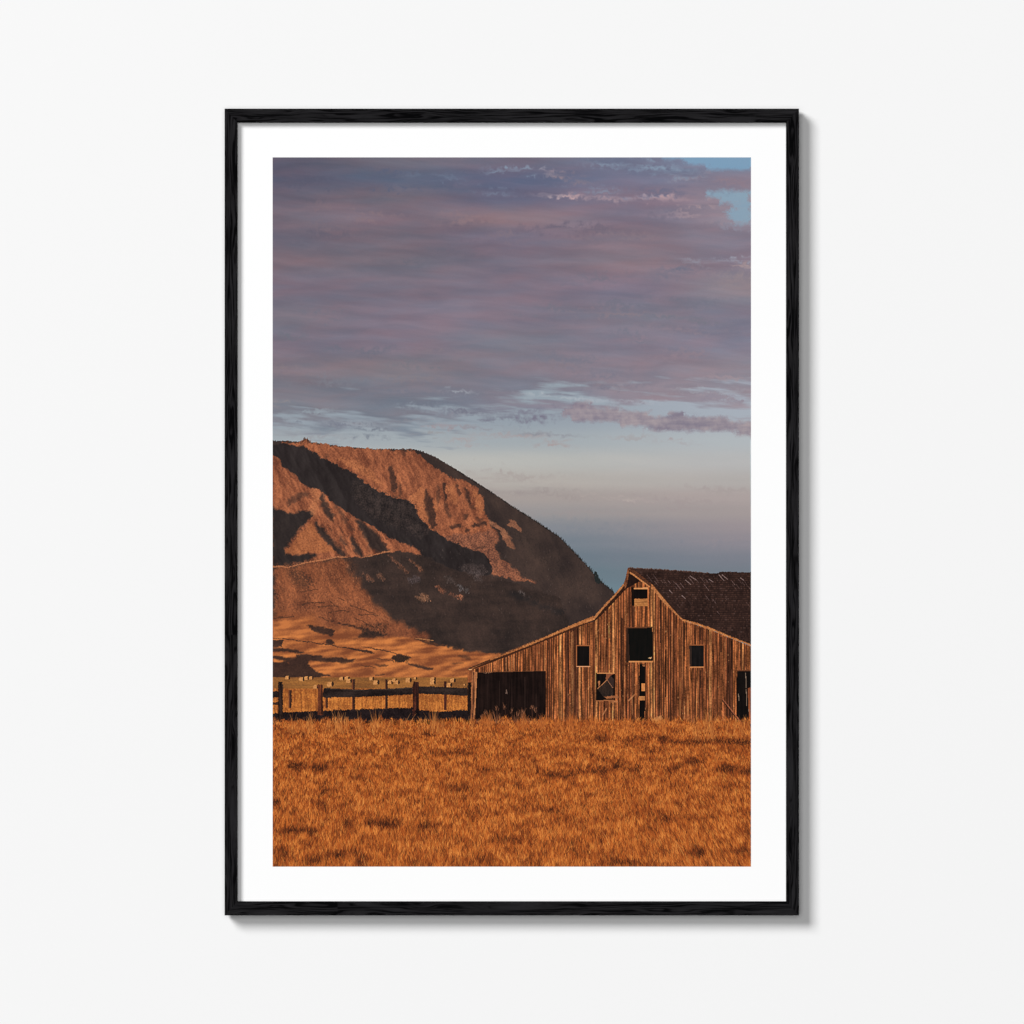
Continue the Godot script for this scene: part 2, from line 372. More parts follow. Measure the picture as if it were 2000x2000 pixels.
	# bright crest of the ribs
	for g in [hill([1110, 1020, 1180, 960, 1235, 900, 1240, 1010, 1250, 1100, 1285, 1250, 1230, 1190, 1190, 1130, 1160, 1070]), hill([1310, 1010, 1340, 1040, 1345, 1130, 1320, 1090]), hill([1420, 930, 1470, 900, 1490, 980, 1500, 1060, 1450, 1050]), hill([1620, 930, 1680, 1000, 1710, 1070, 1690, 1150, 1640, 1060]), hill([560, 700, 700, 720, 830, 800, 920, 920, 800, 860, 660, 780])]:
		lay(g, rgb(164, 98, 64), rgb(212, 134, 86), [0.0, 0.4, 0.5, 0.0, 0.0], 5, Vector3(3, 3, 1), 0.55)
	# fissures, only hinted at
	for k in 420:
		var p := hill([rng.randf_range(560, 1800), 0])[0]
		var top := lerpf(660.0, 1260.0, rng.randf())
		p.y = hill([0, top])[0].y
		var i := int(p.y) * W + int(p.x)
		if ink[i].x < 1.35 * ink[i].z or ink[i].x < 0.4:
			continue
		var l := rng.randf_range(4, 12)
		blade(p.x, p.y + l, l, rng.randf_range(-0.5, 0.1), rgb(92, 54, 42), rng.randf_range(0.2, 0.6))
	# the main shadow across the ravine
	lay(hill([40, 600, 150, 590, 290, 612, 340, 640, 420, 690, 520, 740, 620, 790, 700, 840, 780, 900, 860, 950, 930, 985, 1000, 1020, 1060, 1025, 1120, 1035, 1160, 1080, 1190, 1150, 1240, 1210, 1290, 1260, 1350, 1290, 1420, 1345, 1500, 1375, 1600, 1425, 1700, 1450, 1760, 1500, 1770, 1560, 1780, 1610, 1700, 1640, 1500, 1590, 1400, 1550, 1300, 1500, 1220, 1470, 900, 1400, 500, 1200, 40, 900]), shade_a, rgb(56, 49, 48), [0.4, 0.1, 0.1, 0.0, 0.0, 0.3], 2, Vector3(2.5, 2.5, 1))
	# rough rock inside the shadow
	lay(hill([690, 880, 800, 930, 950, 1000, 1060, 1030, 1120, 1045, 1160, 1090, 1180, 1150, 1230, 1230, 1300, 1290, 1200, 1330, 1050, 1260, 900, 1200, 780, 1120, 700, 1020]), rgb(34, 30, 30), rgb(88, 72, 66), [0.0, 0.5, 0.45, 0.0, 0.2], 8, Vector3(6, 6, 0), 0.55)
	# the nearer spurs in the sun
	lay(hill([40, 665, 100, 720, 140, 782, 190, 812, 250, 862, 310, 922, 350, 942, 412, 946, 432, 976, 480, 1012, 540, 1062, 620, 1112, 680, 1162, 740, 1192, 800, 1217, 870, 1262, 930, 1302, 1000, 1342, 1080, 1372, 1140, 1396, 1190, 1430, 1222, 1475, 1120, 1470, 1000, 1450, 920, 1445, 800, 1476, 720, 1490, 640, 1492, 560, 1482, 450, 1505, 310, 1524, 160, 1562, 40, 1560]), sun_a, sun_b, [0.2, 0.15, 0.24, 0.0, 0.0, 0.38], 2, Vector3(2.5, 2.5, 1))
	for g in [
		[hill([40, 1080, 110, 1118, 200, 1132, 300, 1112, 375, 1118, 350, 1175, 290, 1232, 230, 1300, 180, 1372, 132, 1452, 180, 1466, 300, 1456, 425, 1448, 385, 1490, 300, 1516, 160, 1556, 40, 1562]), 1.0],
		[hill([372, 1195, 430, 1230, 480, 1300, 540, 1370, 600, 1430, 650, 1488, 590, 1476, 520, 1415, 440, 1330, 390, 1260]), 0.9],
		[hill([425, 985, 470, 1040, 500, 1110, 540, 1190, 520, 1200, 470, 1150, 440, 1100, 415, 1040]), 0.8],
		[hill([700, 1180, 770, 1215, 830, 1270, 890, 1330, 940, 1390, 975, 1440, 880, 1455, 820, 1420, 780, 1340, 740, 1260]), 0.9],
		[hill([670, 1310, 700, 1370, 750, 1430, 770, 1478, 730, 1480, 690, 1420, 660, 1370]), 0.85], [hill([560, 1260, 600, 1330, 640, 1400, 610, 1400, 570, 1330]), 0.55],
		[hill([530, 1060, 580, 1100, 640, 1200, 690, 1280, 660, 1280, 600, 1190]), 0.4], [hill([150, 1040, 200, 1000, 290, 970, 350, 985, 280, 1020, 200, 1060, 150, 1090]), 0.45], [hill([260, 1070, 290, 1055, 300, 1075, 270, 1085]), 0.7]]:
		lay(g[0], shade_a, shade_b, shade_w, 6, Vector3(2.5, 2.5, 1), g[1])
	for k in 70:
		var p := hill([rng.randf_range(440, 1080), rng.randf_range(1040, 1420)])[0]
		var i := clampi(int(p.y), 0, H - 1) * W + clampi(int(p.x), 0, W - 1)
		if ink[i].x < 0.42:
			continue
		var l := rng.randf_range(6, 20)
		lay(bar(p, p + Vector2(0.55, 0.84) * l, 0.6, rng.randf_range(1.5, 4.0)), rgb(58, 42, 38), rgb(98, 62, 50), shade_w, 0, Vector3(1.5, 1.5, 1), rng.randf_range(0.3, 0.75))
	lay(hill([345, 945, 412, 950, 425, 1010, 405, 1080, 395, 1150, 360, 1160, 330, 1100, 360, 1040]), rgb(168, 102, 68), rgb(214, 138, 92), [0.0, 0.4, 0.5, 0.0, 0.0], 4, Vector3(2.5, 2.5, 1), 0.6)
	lay(hill([355, 1205, 400, 1290, 480, 1380, 560, 1450, 420, 1448, 300, 1452, 180, 1462, 140, 1452, 200, 1370, 280, 1270]), rgb(150, 88, 56), rgb(198, 122, 74), [0.0, 0.3, 0.5, 0.0, 0.0], 3, Vector3(2, 2, 1), 0.6)
	# the lowest slope: lit on the left, shaded to the right
	lay(hill([40, 1556, 130, 1552, 160, 1562, 310, 1522, 450, 1502, 560, 1478, 640, 1484, 720, 1488, 800, 1472, 920, 1442, 1010, 1438, 1120, 1440, 1220, 1472, 1300, 1502, 1400, 1552, 1500, 1592, 1800, 1640, 2300, 1800, 2500, 2300, 40, 2300]), rgb(46, 38, 36), rgb(72, 56, 50), [0.4, 0.15, 0.2, 0.25, 0.0, 0.1], 2, Vector3(2, 2, 1))
	lay(hill([40, 1556, 130, 1552, 160, 1562, 310, 1522, 450, 1502, 560, 1478, 640, 1484, 660, 1530, 660, 1590, 700, 1640, 740, 1690, 790, 1750, 815, 1800, 850, 1850, 910, 1905, 990, 1960, 1100, 2010, 1180, 2050, 1260, 2100, 1300, 2200, 40, 2200]), rgb(102, 60, 44), rgb(170, 100, 65), [0.4, 0.16, 0.28, 0.1, 0.0, 0.22], 12, Vector3(4, 4, 1))
	lay(hill([160, 1580, 240, 1590, 330, 1620, 360, 1700, 300, 1740, 200, 1680]), rgb(62, 46, 40), rgb(120, 74, 52), [0.0, 0.4, 0.6, 0.0, 0.0], 10, Vector3(8, 8, 0), 0.7)
	lay(hill([640, 1500, 720, 1540, 700, 1620, 760, 1660, 720, 1700, 640, 1620]), rgb(52, 42, 40), rgb(110, 70, 52), [0.0, 0.4, 0.6, 0.0, 0.0], 8, Vector3(6, 6, 0), 0.6)
	# thin bright line of the spur's crest
	for g in [hill([50, 1553, 130, 1548, 160, 1560, 310, 1519, 450, 1499, 560, 1475, 640, 1480, 640, 1487, 560, 1484, 450, 1508, 310, 1530, 160, 1570, 130, 1560, 50, 1564]), hill([720, 1488, 800, 1470, 920, 1440, 985, 1430, 985, 1440, 920, 1450, 800, 1480])]:
		lay(g, rgb(176, 108, 70), rgb(214, 140, 96), [0.0, 0.2, 0.5, 0.0, 0.0], 0, Vector3(2, 1, 0), 0.8)
	# lit streaks and pale rocks in the shaded slope
	for g in [
		[hill([950, 1460, 990, 1480, 1060, 1540, 1115, 1600, 1095, 1608, 1040, 1560]), rgb(124, 82, 64), 0.9], [hill([1120, 1490, 1170, 1530, 1230, 1580, 1215, 1592, 1160, 1550]), rgb(150, 96, 70), 0.8],
		[hill([760, 1600, 800, 1620, 850, 1665, 820, 1675, 780, 1650]), rgb(140, 92, 70), 0.8], [hill([860, 1610, 900, 1620, 935, 1650, 915, 1665, 880, 1640]), rgb(130, 88, 68), 0.7], [hill([610, 1510, 650, 1550, 660, 1570, 630, 1555]), rgb(150, 96, 70), 0.8],
		[hill([1325, 1710, 1350, 1705, 1410, 1750, 1395, 1765, 1350, 1745]), rgb(158, 98, 72), 0.9], [hill([1410, 1750, 1480, 1775, 1550, 1790, 1530, 1810, 1480, 1795]), rgb(136, 86, 66), 0.8], [hill([1500, 1780, 1545, 1780, 1535, 1815, 1505, 1808]), rgb(180, 114, 84), 0.8],
		[hill([1180, 1790, 1220, 1770, 1265, 1785, 1290, 1820, 1240, 1835, 1190, 1820]), rgb(168, 116, 86), 0.75], [hill([1110, 1640, 1170, 1620, 1215, 1650, 1190, 1690, 1130, 1685]), rgb(88, 76, 76), 0.8],
		[hill([1500, 1700, 1530, 1700, 1550, 1735, 1520, 1745]), rgb(112, 104, 104), 0.9], [hill([1560, 1725, 1590, 1730, 1590, 1762, 1565, 1758]), rgb(92, 84, 82), 0.8], [hill([1520, 1560, 1600, 1530, 1700, 1545, 1740, 1590, 1700, 1620, 1640, 1640, 1570, 1600]), rgb(96, 80, 76), 0.6],
		[hill([1600, 1590, 1680, 1600, 1700, 1680, 1640, 1660]), rgb(92, 80, 78), 0.6], [hill([1400, 1630, 1470, 1640, 1480, 1690, 1420, 1680]), rgb(86, 74, 70), 0.6], [hill([2000, 1745, 2030, 1770, 2030, 1780, 1995, 1762]), rgb(110, 98, 94), 0.7]]:
		var c: Vector3 = g[1]
		lay(g[0], c * 0.6, c * 1.15, [0.0, 0.4, 0.6, 0.0, 0.0], 4, Vector3(2.5, 2.5, 1), g[2] * 0.8)
		var outline_pts: PackedVector2Array = g[0]
		for k in 14:
			var p := outline_pts[rng.randi() % outline_pts.size()].lerp(outline_pts[rng.randi() % outline_pts.size()], rng.randf())
			var l := rng.randf_range(2, 5)
			blade(p.x, p.y + 2, l, rng.randf_range(-0.9, 0.4), c * 1.25, rng.randf_range(0.25, 0.7))
			blade(p.x + 1.8, p.y + 3, l, rng.randf_range(-0.9, 0.4), rgb(40, 32, 31), rng.randf_range(0.2, 0.6))
	# the ravine below the far shoulder
	lay(shed([980, 420, 1080, 440, 1200, 500, 1330, 560, 1480, 600, 1700, 690, 1600, 690, 1400, 630, 1220, 560, 1050, 500]), rgb(36, 34, 35), rgb(52, 45, 44), shade_w, 8, Vector3(4, 3, 0), 0.7)
	# scattered bushes and stones as specks
	for k in 900:
		var x := rng.randf_range(700, 1190) - OX
		var y := rng.randf_range(1075, 1262) - OY
		var i := int(y) * W + int(x)
		if ink[i].x > 0.36:
			continue
		var c := rgb(34, 31, 32) if rng.randf() < 0.55 else rgb(104, 88, 82)
		blade(x, y, rng.randf_range(2, 6), rng.randf_range(-0.4, 0.2), c, rng.randf_range(0.15, 0.6) * (1.0 if y + OY < 1200 else 0.6))
	for k in 1500:
		var x := rng.randf_range(533, 760) - OX
		var y := rng.randf_range(1100, 1215) - OY
		var i := int(y) * W + int(x)
		if ink[i].x < 0.4:
			continue
		var c := rgb(70, 44, 36) if rng.randf() < 0.7 else rgb(206, 130, 84)
		blade(x, y, rng.randf_range(2, 5), rng.randf_range(-0.7, 0.3), c, rng.randf_range(0.2, 0.6))
	for k in 5200:
		var x := rng.randf_range(533, 1010) - OX
		var y := rng.randf_range(880, 1190) - OY
		var i := int(y) * W + int(x)
		if ink[i].x < 0.4 or ink[i].x < 1.35 * ink[i].z:
			continue
		blade(x, y, rng.randf_range(1.5, 4.5), rng.randf_range(-0.8, 0.3), rgb(74, 46, 38) if rng.randf() < 0.75 else rgb(220, 146, 100), rng.randf_range(0.12, 0.5))
	# rock knob, conifers and bushes on the skyline
	for s in [[597, 859, 7, 8], [604, 861, 5, 6], [590, 862, 4, 4], [786, 876, 2, 3], [561, 861, 2, 3]]:
		for k in 14:
			blade(s[0] - OX + rng.randf_range(-s[2], s[2]), s[1] - OY + rng.randf_range(0, 6), rng.randf_range(2, s[3]), rng.randf_range(-0.3, 0.3), rgb(112, 66, 48).lerp(rgb(50, 36, 32), rng.randf()), 0.8)
	var rim := PackedVector2Array()
	rim.append_array(hill([1450, 765, 1600, 860, 1750, 955, 1932, 1080]))
	rim.append_array(sky_right([130, 1160, 260, 1245, 370, 1320, 480, 1430, 600, 1560, 690, 1665, 800, 1755]))
	for k in rim.size() - 1:
		for j in 34:
			var p := rim[k].lerp(rim[k + 1], rng.randf())
			blade(p.x, p.y + 2.5, rng.randf_range(2, 3.5 + 0.65 * k), rng.randf_range(-0.2, 0.2), rgb(38, 36, 34), 0.75)
	for j in 130:
		var t := rng.randf()
		var c := sky_right([652 + 30 * t, 1592 + 90 * t])[0]
		blade(c.x + rng.randf_range(-5.5, 4.5) * (0.4 + 0.8 * t), c.y + 3, 4, rng.randf_range(-0.3, 0.3), rgb(36, 41, 41), 0.9)
	for j in 260:
		var t := rng.randf()
		var c := sky_right([lerpf(120, 640, t) - 170 * rng.randf(), lerpf(1240, 1700, t)])[0]
		blade(c.x, c.y + 10, rng.randf_range(2, 5), 0.0, rgb(40, 36, 34), 0.35)


func print_fields() -> void:
	# rolling golden ground
	lay(field([-60, 760, 200, 720, 420, 730, 600, 800, 800, 830, 1000, 850, 1060, 900, 900, 1000, 720, 1100, -60, 1100]), rgb(128, 72, 46), rgb(204, 122, 68), [0.25, 0.1, 0.16, 0.2, 0.0, 0.0, 0.5], 22, Vector3(5, 3, 1), 0.9)
	lay(field([40, 900, 300, 915, 520, 930, 650, 960, 720, 962, 850, 955, 1100, 936, 1400, 930, 1650, 945, 1860, 1000, 2000, 1035, 2200, 1085, 2420, 1108, 2640, 1125, 2700, 1400, 40, 1420]), rgb(128, 72, 46), rgb(212, 128, 70), [0.25, 0.1, 0.16, 0.3, 0.0, 0.0, 0.55], 4, Vector3(4, 1.5, 1))
	var dark_a := rgb(46, 34, 32)
	var dark_b := rgb(74, 52, 44)
	var dw := [0.2, 0.3, 0.3, 0.2, 0.0]
	for g in [
		[[440, 800, 600, 818, 700, 840, 750, 862, 756, 895, 725, 930, 640, 905, 560, 880, 470, 835], 3, 0.95], [[660, 965, 700, 955, 745, 995, 735, 1022, 660, 1010], 2, 0.95],
		[[70, 937, 280, 960, 520, 992, 730, 1022, 900, 1052, 1050, 1075, 1140, 1085, 1215, 1112, 1150, 1118, 1050, 1098, 900, 1062, 730, 1032, 520, 1002, 280, 968, 70, 946], 0, 0.85],
		[[40, 965, 190, 968, 172, 1005, 175, 1042, 40, 1045], 2, 0.95], [[40, 1052, 200, 1060, 330, 1075, 425, 1103, 400, 1118, 250, 1100, 40, 1085], 2, 0.9],
		[[40, 1145, 180, 1150, 310, 1170, 330, 1120, 480, 1128, 620, 1150, 800, 1162, 1000, 1188, 960, 1215, 850, 1222, 650, 1205, 470, 1195, 455, 1225, 500, 1278, 560, 1320, 640, 1348, 725, 1360, 600, 1378, 400, 1382, 40, 1390, 40, 1215, 200, 1215, 270, 1222, 40, 1165], 3, 0.95],
		[[1080, 880, 1150, 860, 1250, 880, 1310, 910, 1330, 925, 1180, 940, 1050, 945, 980, 955], 4, 0.9], [[700, 750, 820, 780, 960, 805, 1080, 830, 1180, 870, 1300, 890, 1320, 920, 1200, 930, 1120, 880, 1000, 835, 850, 800], 3, 0.85],
		[[1000, 1033, 1200, 1058, 1350, 1090, 1460, 1112, 1460, 1122, 1340, 1102, 1200, 1072], 0, 0.75], [[1380, 1175, 1395, 1145, 1440, 1140, 1475, 1110, 1510, 1125, 1545, 1140, 1605, 1163, 1560, 1185, 1525, 1218, 1450, 1212], 2, 1.0],
		[[1530, 1212, 1640, 1235, 1780, 1262, 1845, 1280, 1840, 1298, 1760, 1295, 1640, 1258], 2, 0.9], [[1130, 1152, 1280, 1175, 1400, 1188, 1400, 1198, 1250, 1185], 0, 0.5], [[1200, 1240, 1300, 1240, 1380, 1248, 1280, 1262], 2, 0.6],
		[[980, 1235, 1120, 1255, 1250, 1275, 1120, 1268], 0, 0.5], [[1205, 1350, 1290, 1345, 1300, 1355, 1215, 1368], 2, 0.6], [[1640, 950, 1700, 955, 1860, 1000, 2000, 1030, 1900, 1035, 1780, 1005], 2, 0.8],
		[[2120, 1140, 2220, 1130, 2280, 1165, 2260, 1190], 3, 0.5], [[2000, 1215, 2150, 1222, 2250, 1230, 2120, 1235], 2, 0.4]]:
		lay(field(g[0]), dark_a, dark_b, dw, g[1], Vector3(3, 1.2, 1), g[2])
	# contour lines of the slope above
	for g in [[390, 575, 450, 560, 560, 555, 640, 552], [560, 605, 640, 595, 760, 585, 760, 592], [700, 535, 740, 560, 800, 600, 790, 585], [690, 660, 760, 645, 850, 640, 920, 660], [930, 575, 1040, 620, 1200, 675, 1290, 725], [1010, 690, 1120, 682, 1220, 688, 1240, 700], [70, 730, 150, 715, 260, 705, 300, 700], [580, 705, 620, 715, 660, 740, 700, 760], [990, 730, 1060, 760, 1150, 800, 1260, 840], [370, 435, 440, 420, 500, 410, 560, 410], [800, 500, 840, 515, 850, 525, 860, 530]]:
		for k in 3:
			lay(bar(field([g[2 * k], g[2 * k + 1]])[0], field([g[2 * k + 2], g[2 * k + 3]])[0], 2.2, 1.8), rgb(60, 42, 36), rgb(96, 60, 44), dw, 0, Vector3(2, 1.5, 1), 0.75)
	lay(field([1180, 660, 1260, 690, 1400, 770, 1380, 780, 1280, 730]), rgb(150, 92, 64), rgb(176, 108, 70), dw, 2, Vector3(3, 2, 0), 0.7)
	lay(field([1640, 950, 1700, 948, 1860, 970, 1855, 978, 1700, 958]), rgb(176, 122, 78), rgb(190, 130, 80), dw, 0, Vector3.ZERO, 0.8)
	for k in 240:
		var p := field([rng.randf_range(1050, 1350), rng.randf_range(790, 920)])[0]
		blade(p.x, p.y, rng.randf_range(2, 6), rng.randf_range(-0.2, 0.2), rgb(34, 32, 32), 0.5)
	for k in 120:
		var p := field([rng.randf_range(1400, 1580), rng.randf_range(1150, 1215)])[0]
		blade(p.x, p.y, rng.randf_range(2, 6), rng.randf_range(-0.4, 0.4), rgb(38, 32, 26).lerp(rgb(96, 66, 42), rng.randf() * rng.randf()), 0.6)
	# mown hay field
	lay(box(-4, 1323 - OY, 400, 1352 - OY), rgb(122, 78, 44), rgb(170, 112, 58), [0.2, 0.15, 0.35, 0.6, 0.0], 2)
	lay(box(-4, 1344 - OY, 400, 1400 - OY), rgb(140, 78, 40), rgb(214, 130, 62), [0.25, 0.2, 0.5, 0.5, 0.6], 3)
	for g in [[40, 1415, 500, 1422, 1000, 1418, 1500, 1412], [40, 1462, 300, 1470, 900, 1478, 1200, 1490], [600, 1395, 1100, 1400, 1700, 1405, 2400, 1398]]:
		for k in 3:
			lay(bar(field([g[2 * k], g[2 * k + 1]])[0], field([g[2 * k + 2], g[2 * k + 3]])[0], 2.0, 2.0), rgb(104, 72, 44), rgb(150, 98, 54), dw, 0, Vector3(3, 1, 0), 0.6)
	for b in [[235, 1386, 1.0], [392, 1402, 1.1], [447, 1389, 0.95], [497, 1388, 0.9], [838, 1393, 1.0], [898, 1391, 0.95], [920, 1420, 1.1], [1168, 1394, 0.95], [1220, 1437, 1.25], [1378, 1437, 1.0], [1422, 1412, 0.9], [1452, 1437, 1.05], [1580, 1412, 1.2], [1852, 1402, 1.1], [1850, 1438, 1.15], [712, 1456, 1.3], [548, 1487, 1.0], [1655, 1392, 0.7], [2072, 1416, 1.1], [2032, 1466, 1.15], [2200, 1462, 0.5]]:
		var c := field([b[0], b[1]])[0]
		var r: float = 3.7 * b[2]
		lay(PackedVector2Array([c + Vector2(-1.35, 0.9) * r, c + Vector2(-1.5, 0.1) * r, c + Vector2(-1.2, -0.65) * r, c + Vector2(-0.6, -0.95) * r, c + Vector2(0.9, -0.95) * r, c + Vector2(0.9, 0.95) * r]), rgb(176, 116, 68), rgb(224, 160, 98), [0.0, 0.2, 0.6, 0.0, 0.0], 0)
		var e := PackedVector2Array()
		for k in 12:
			e.append(c + Vector2(0.85 + 0.5 * cos(k * TAU / 12.0), sin(k * TAU / 12.0)) * r)
		lay(e, rgb(48, 34, 28), rgb(70, 48, 36), [0.0, 0.0, 0.5, 0.0, 0.0], 0)
	for k in 1500:
		var x := rng.randf_range(0, 390)
		var y := rng.randf_range(1352, 1402) - OY
		blade(x, y, rng.randf_range(3, 9), rng.randf_range(-0.25, 0.25), rgb(130, 66, 30).lerp(rgb(240, 164, 76), rng.randf()), 0.55)


func print_fence() -> void:
	var a := rgb(26, 20, 20)
	var b := rgb(58, 46, 42)
	var w := [0.0, 0.3, 0.3, 0.5, 0.0]
	for p in [[245, 1520, 276, 1720], [655, 1595, 681, 1722], [950, 1405, 981, 1745], [1316, 1403, 1347, 1725]]:
		var lo := field([p[0], p[1]])[0]
		var hi := field([p[2], p[3]])[0]
		lay(box(lo.x, lo.y, hi.x, hi.y), rgb(36, 24, 22), rgb(84, 52, 40), [0.0, 0.2, 0.3, 0.0, 0.5], 0, Vector3(0.7, 0.7, 0))
		lay(box(lo.x, lo.y, lo.x + 1.4, hi.y), rgb(116, 64, 42), rgb(150, 84, 52), [0.0, 0.3, 0.3, 0.0, 0.3], 0, Vector3.ZERO, 0.7)
	var lp := shed([268, 1428, 298, 1745])
	lay(box(lp[0].x, lp[0].y, lp[1].x, lp[1].y), rgb(44, 26, 24), rgb(104, 54, 42), [0.0, 0.2, 0.3, 0.0, 0.6], 0)
	# rails
	lay(field([632, 1512, 655, 1500, 1000, 1517, 1300, 1511, 1640, 1490, 1700, 1480, 1932, 1488, 2230, 1503, 2232, 1588, 1980, 1572, 1700, 1564, 1600, 1572, 1300, 1588, 1000, 1602, 645, 1606, 622, 1590]), a, b, w, 0, Vector3(1, 0.8, 0))
	lay(field([660, 1502, 1000, 1519, 1300, 1513, 1640, 1492, 1640, 1500, 1300, 1522, 1000, 1527, 660, 1512]), rgb(60, 50, 46), rgb(92, 72, 58), w, 0, Vector3.ZERO, 0.7)
	lay(field([40, 1540, 130, 1534, 130, 1602, 40, 1608]), a, b, w, 0, Vector3(0.8, 0.8, 0))
	lay(field([40, 1660, 130, 1655, 130, 1690, 40, 1690]), a, rgb(80, 52, 40), w, 0, Vector3(1, 1, 0))
	# the dark band at the foot, grass in front of it comes later
	lay(field([40, 1785, 190, 1770, 600, 1752, 1000, 1738, 1300, 1726, 1640, 1718, 1695, 1745, 1932, 1762, 2230, 1742, 2300, 1760, 2300, 1860, 1932, 1850, 1700, 1870, 1000, 1880, 500, 1890, 40, 1930]), rgb(24, 18, 20), rgb(46, 36, 36), [0.0, 0.4, 0.4, 0.2, 0.0], 0, Vector3(1.5, 1.5, 0))
	# posts
	for p in [[130, 1428, 182, 1935, rgb(22, 16, 16), rgb(62, 44, 38)], [568, 1458, 626, 1800, rgb(60, 32, 24), rgb(132, 72, 46)], [1628, 1428, 1688, 1860, rgb(40, 24, 22), rgb(112, 58, 42)], [2236, 1436, 2274, 1790, rgb(18, 14, 14), rgb(48, 34, 30)]]:
		var lo := field([p[0], p[1]])[0]
		var hi := field([p[2], p[3]])[0]
		lay(PackedVector2Array([lo, Vector2(hi.x - 0.6, lo.y + 0.5), Vector2(hi.x + 0.8, hi.y), Vector2(lo.x - 0.3, hi.y)]), p[4], p[5], [0.0, 0.2, 0.3, 0.0, 0.9], 0, Vector3(1, 0.8, 0))
	lay(field([600, 1465, 626, 1465, 628, 1790, 600, 1790]), rgb(40, 24, 20), rgb(80, 44, 32), [0.0, 0.2, 0.3, 0.0, 0.6], 0, Vector3.ZERO, 0.7)
	lay(field([1660, 1432, 1690, 1432, 1694, 1860, 1662, 1860]), rgb(24, 16, 16), rgb(56, 34, 30), [0.0, 0.2, 0.3, 0.0, 0.6], 0, Vector3.ZERO, 0.8)
	lay(field([1650, 1745, 1690, 1740, 1700, 1850, 1640, 1850]), rgb(18, 14, 16), rgb(34, 26, 28), w, 2, Vector3(2, 2, 0))


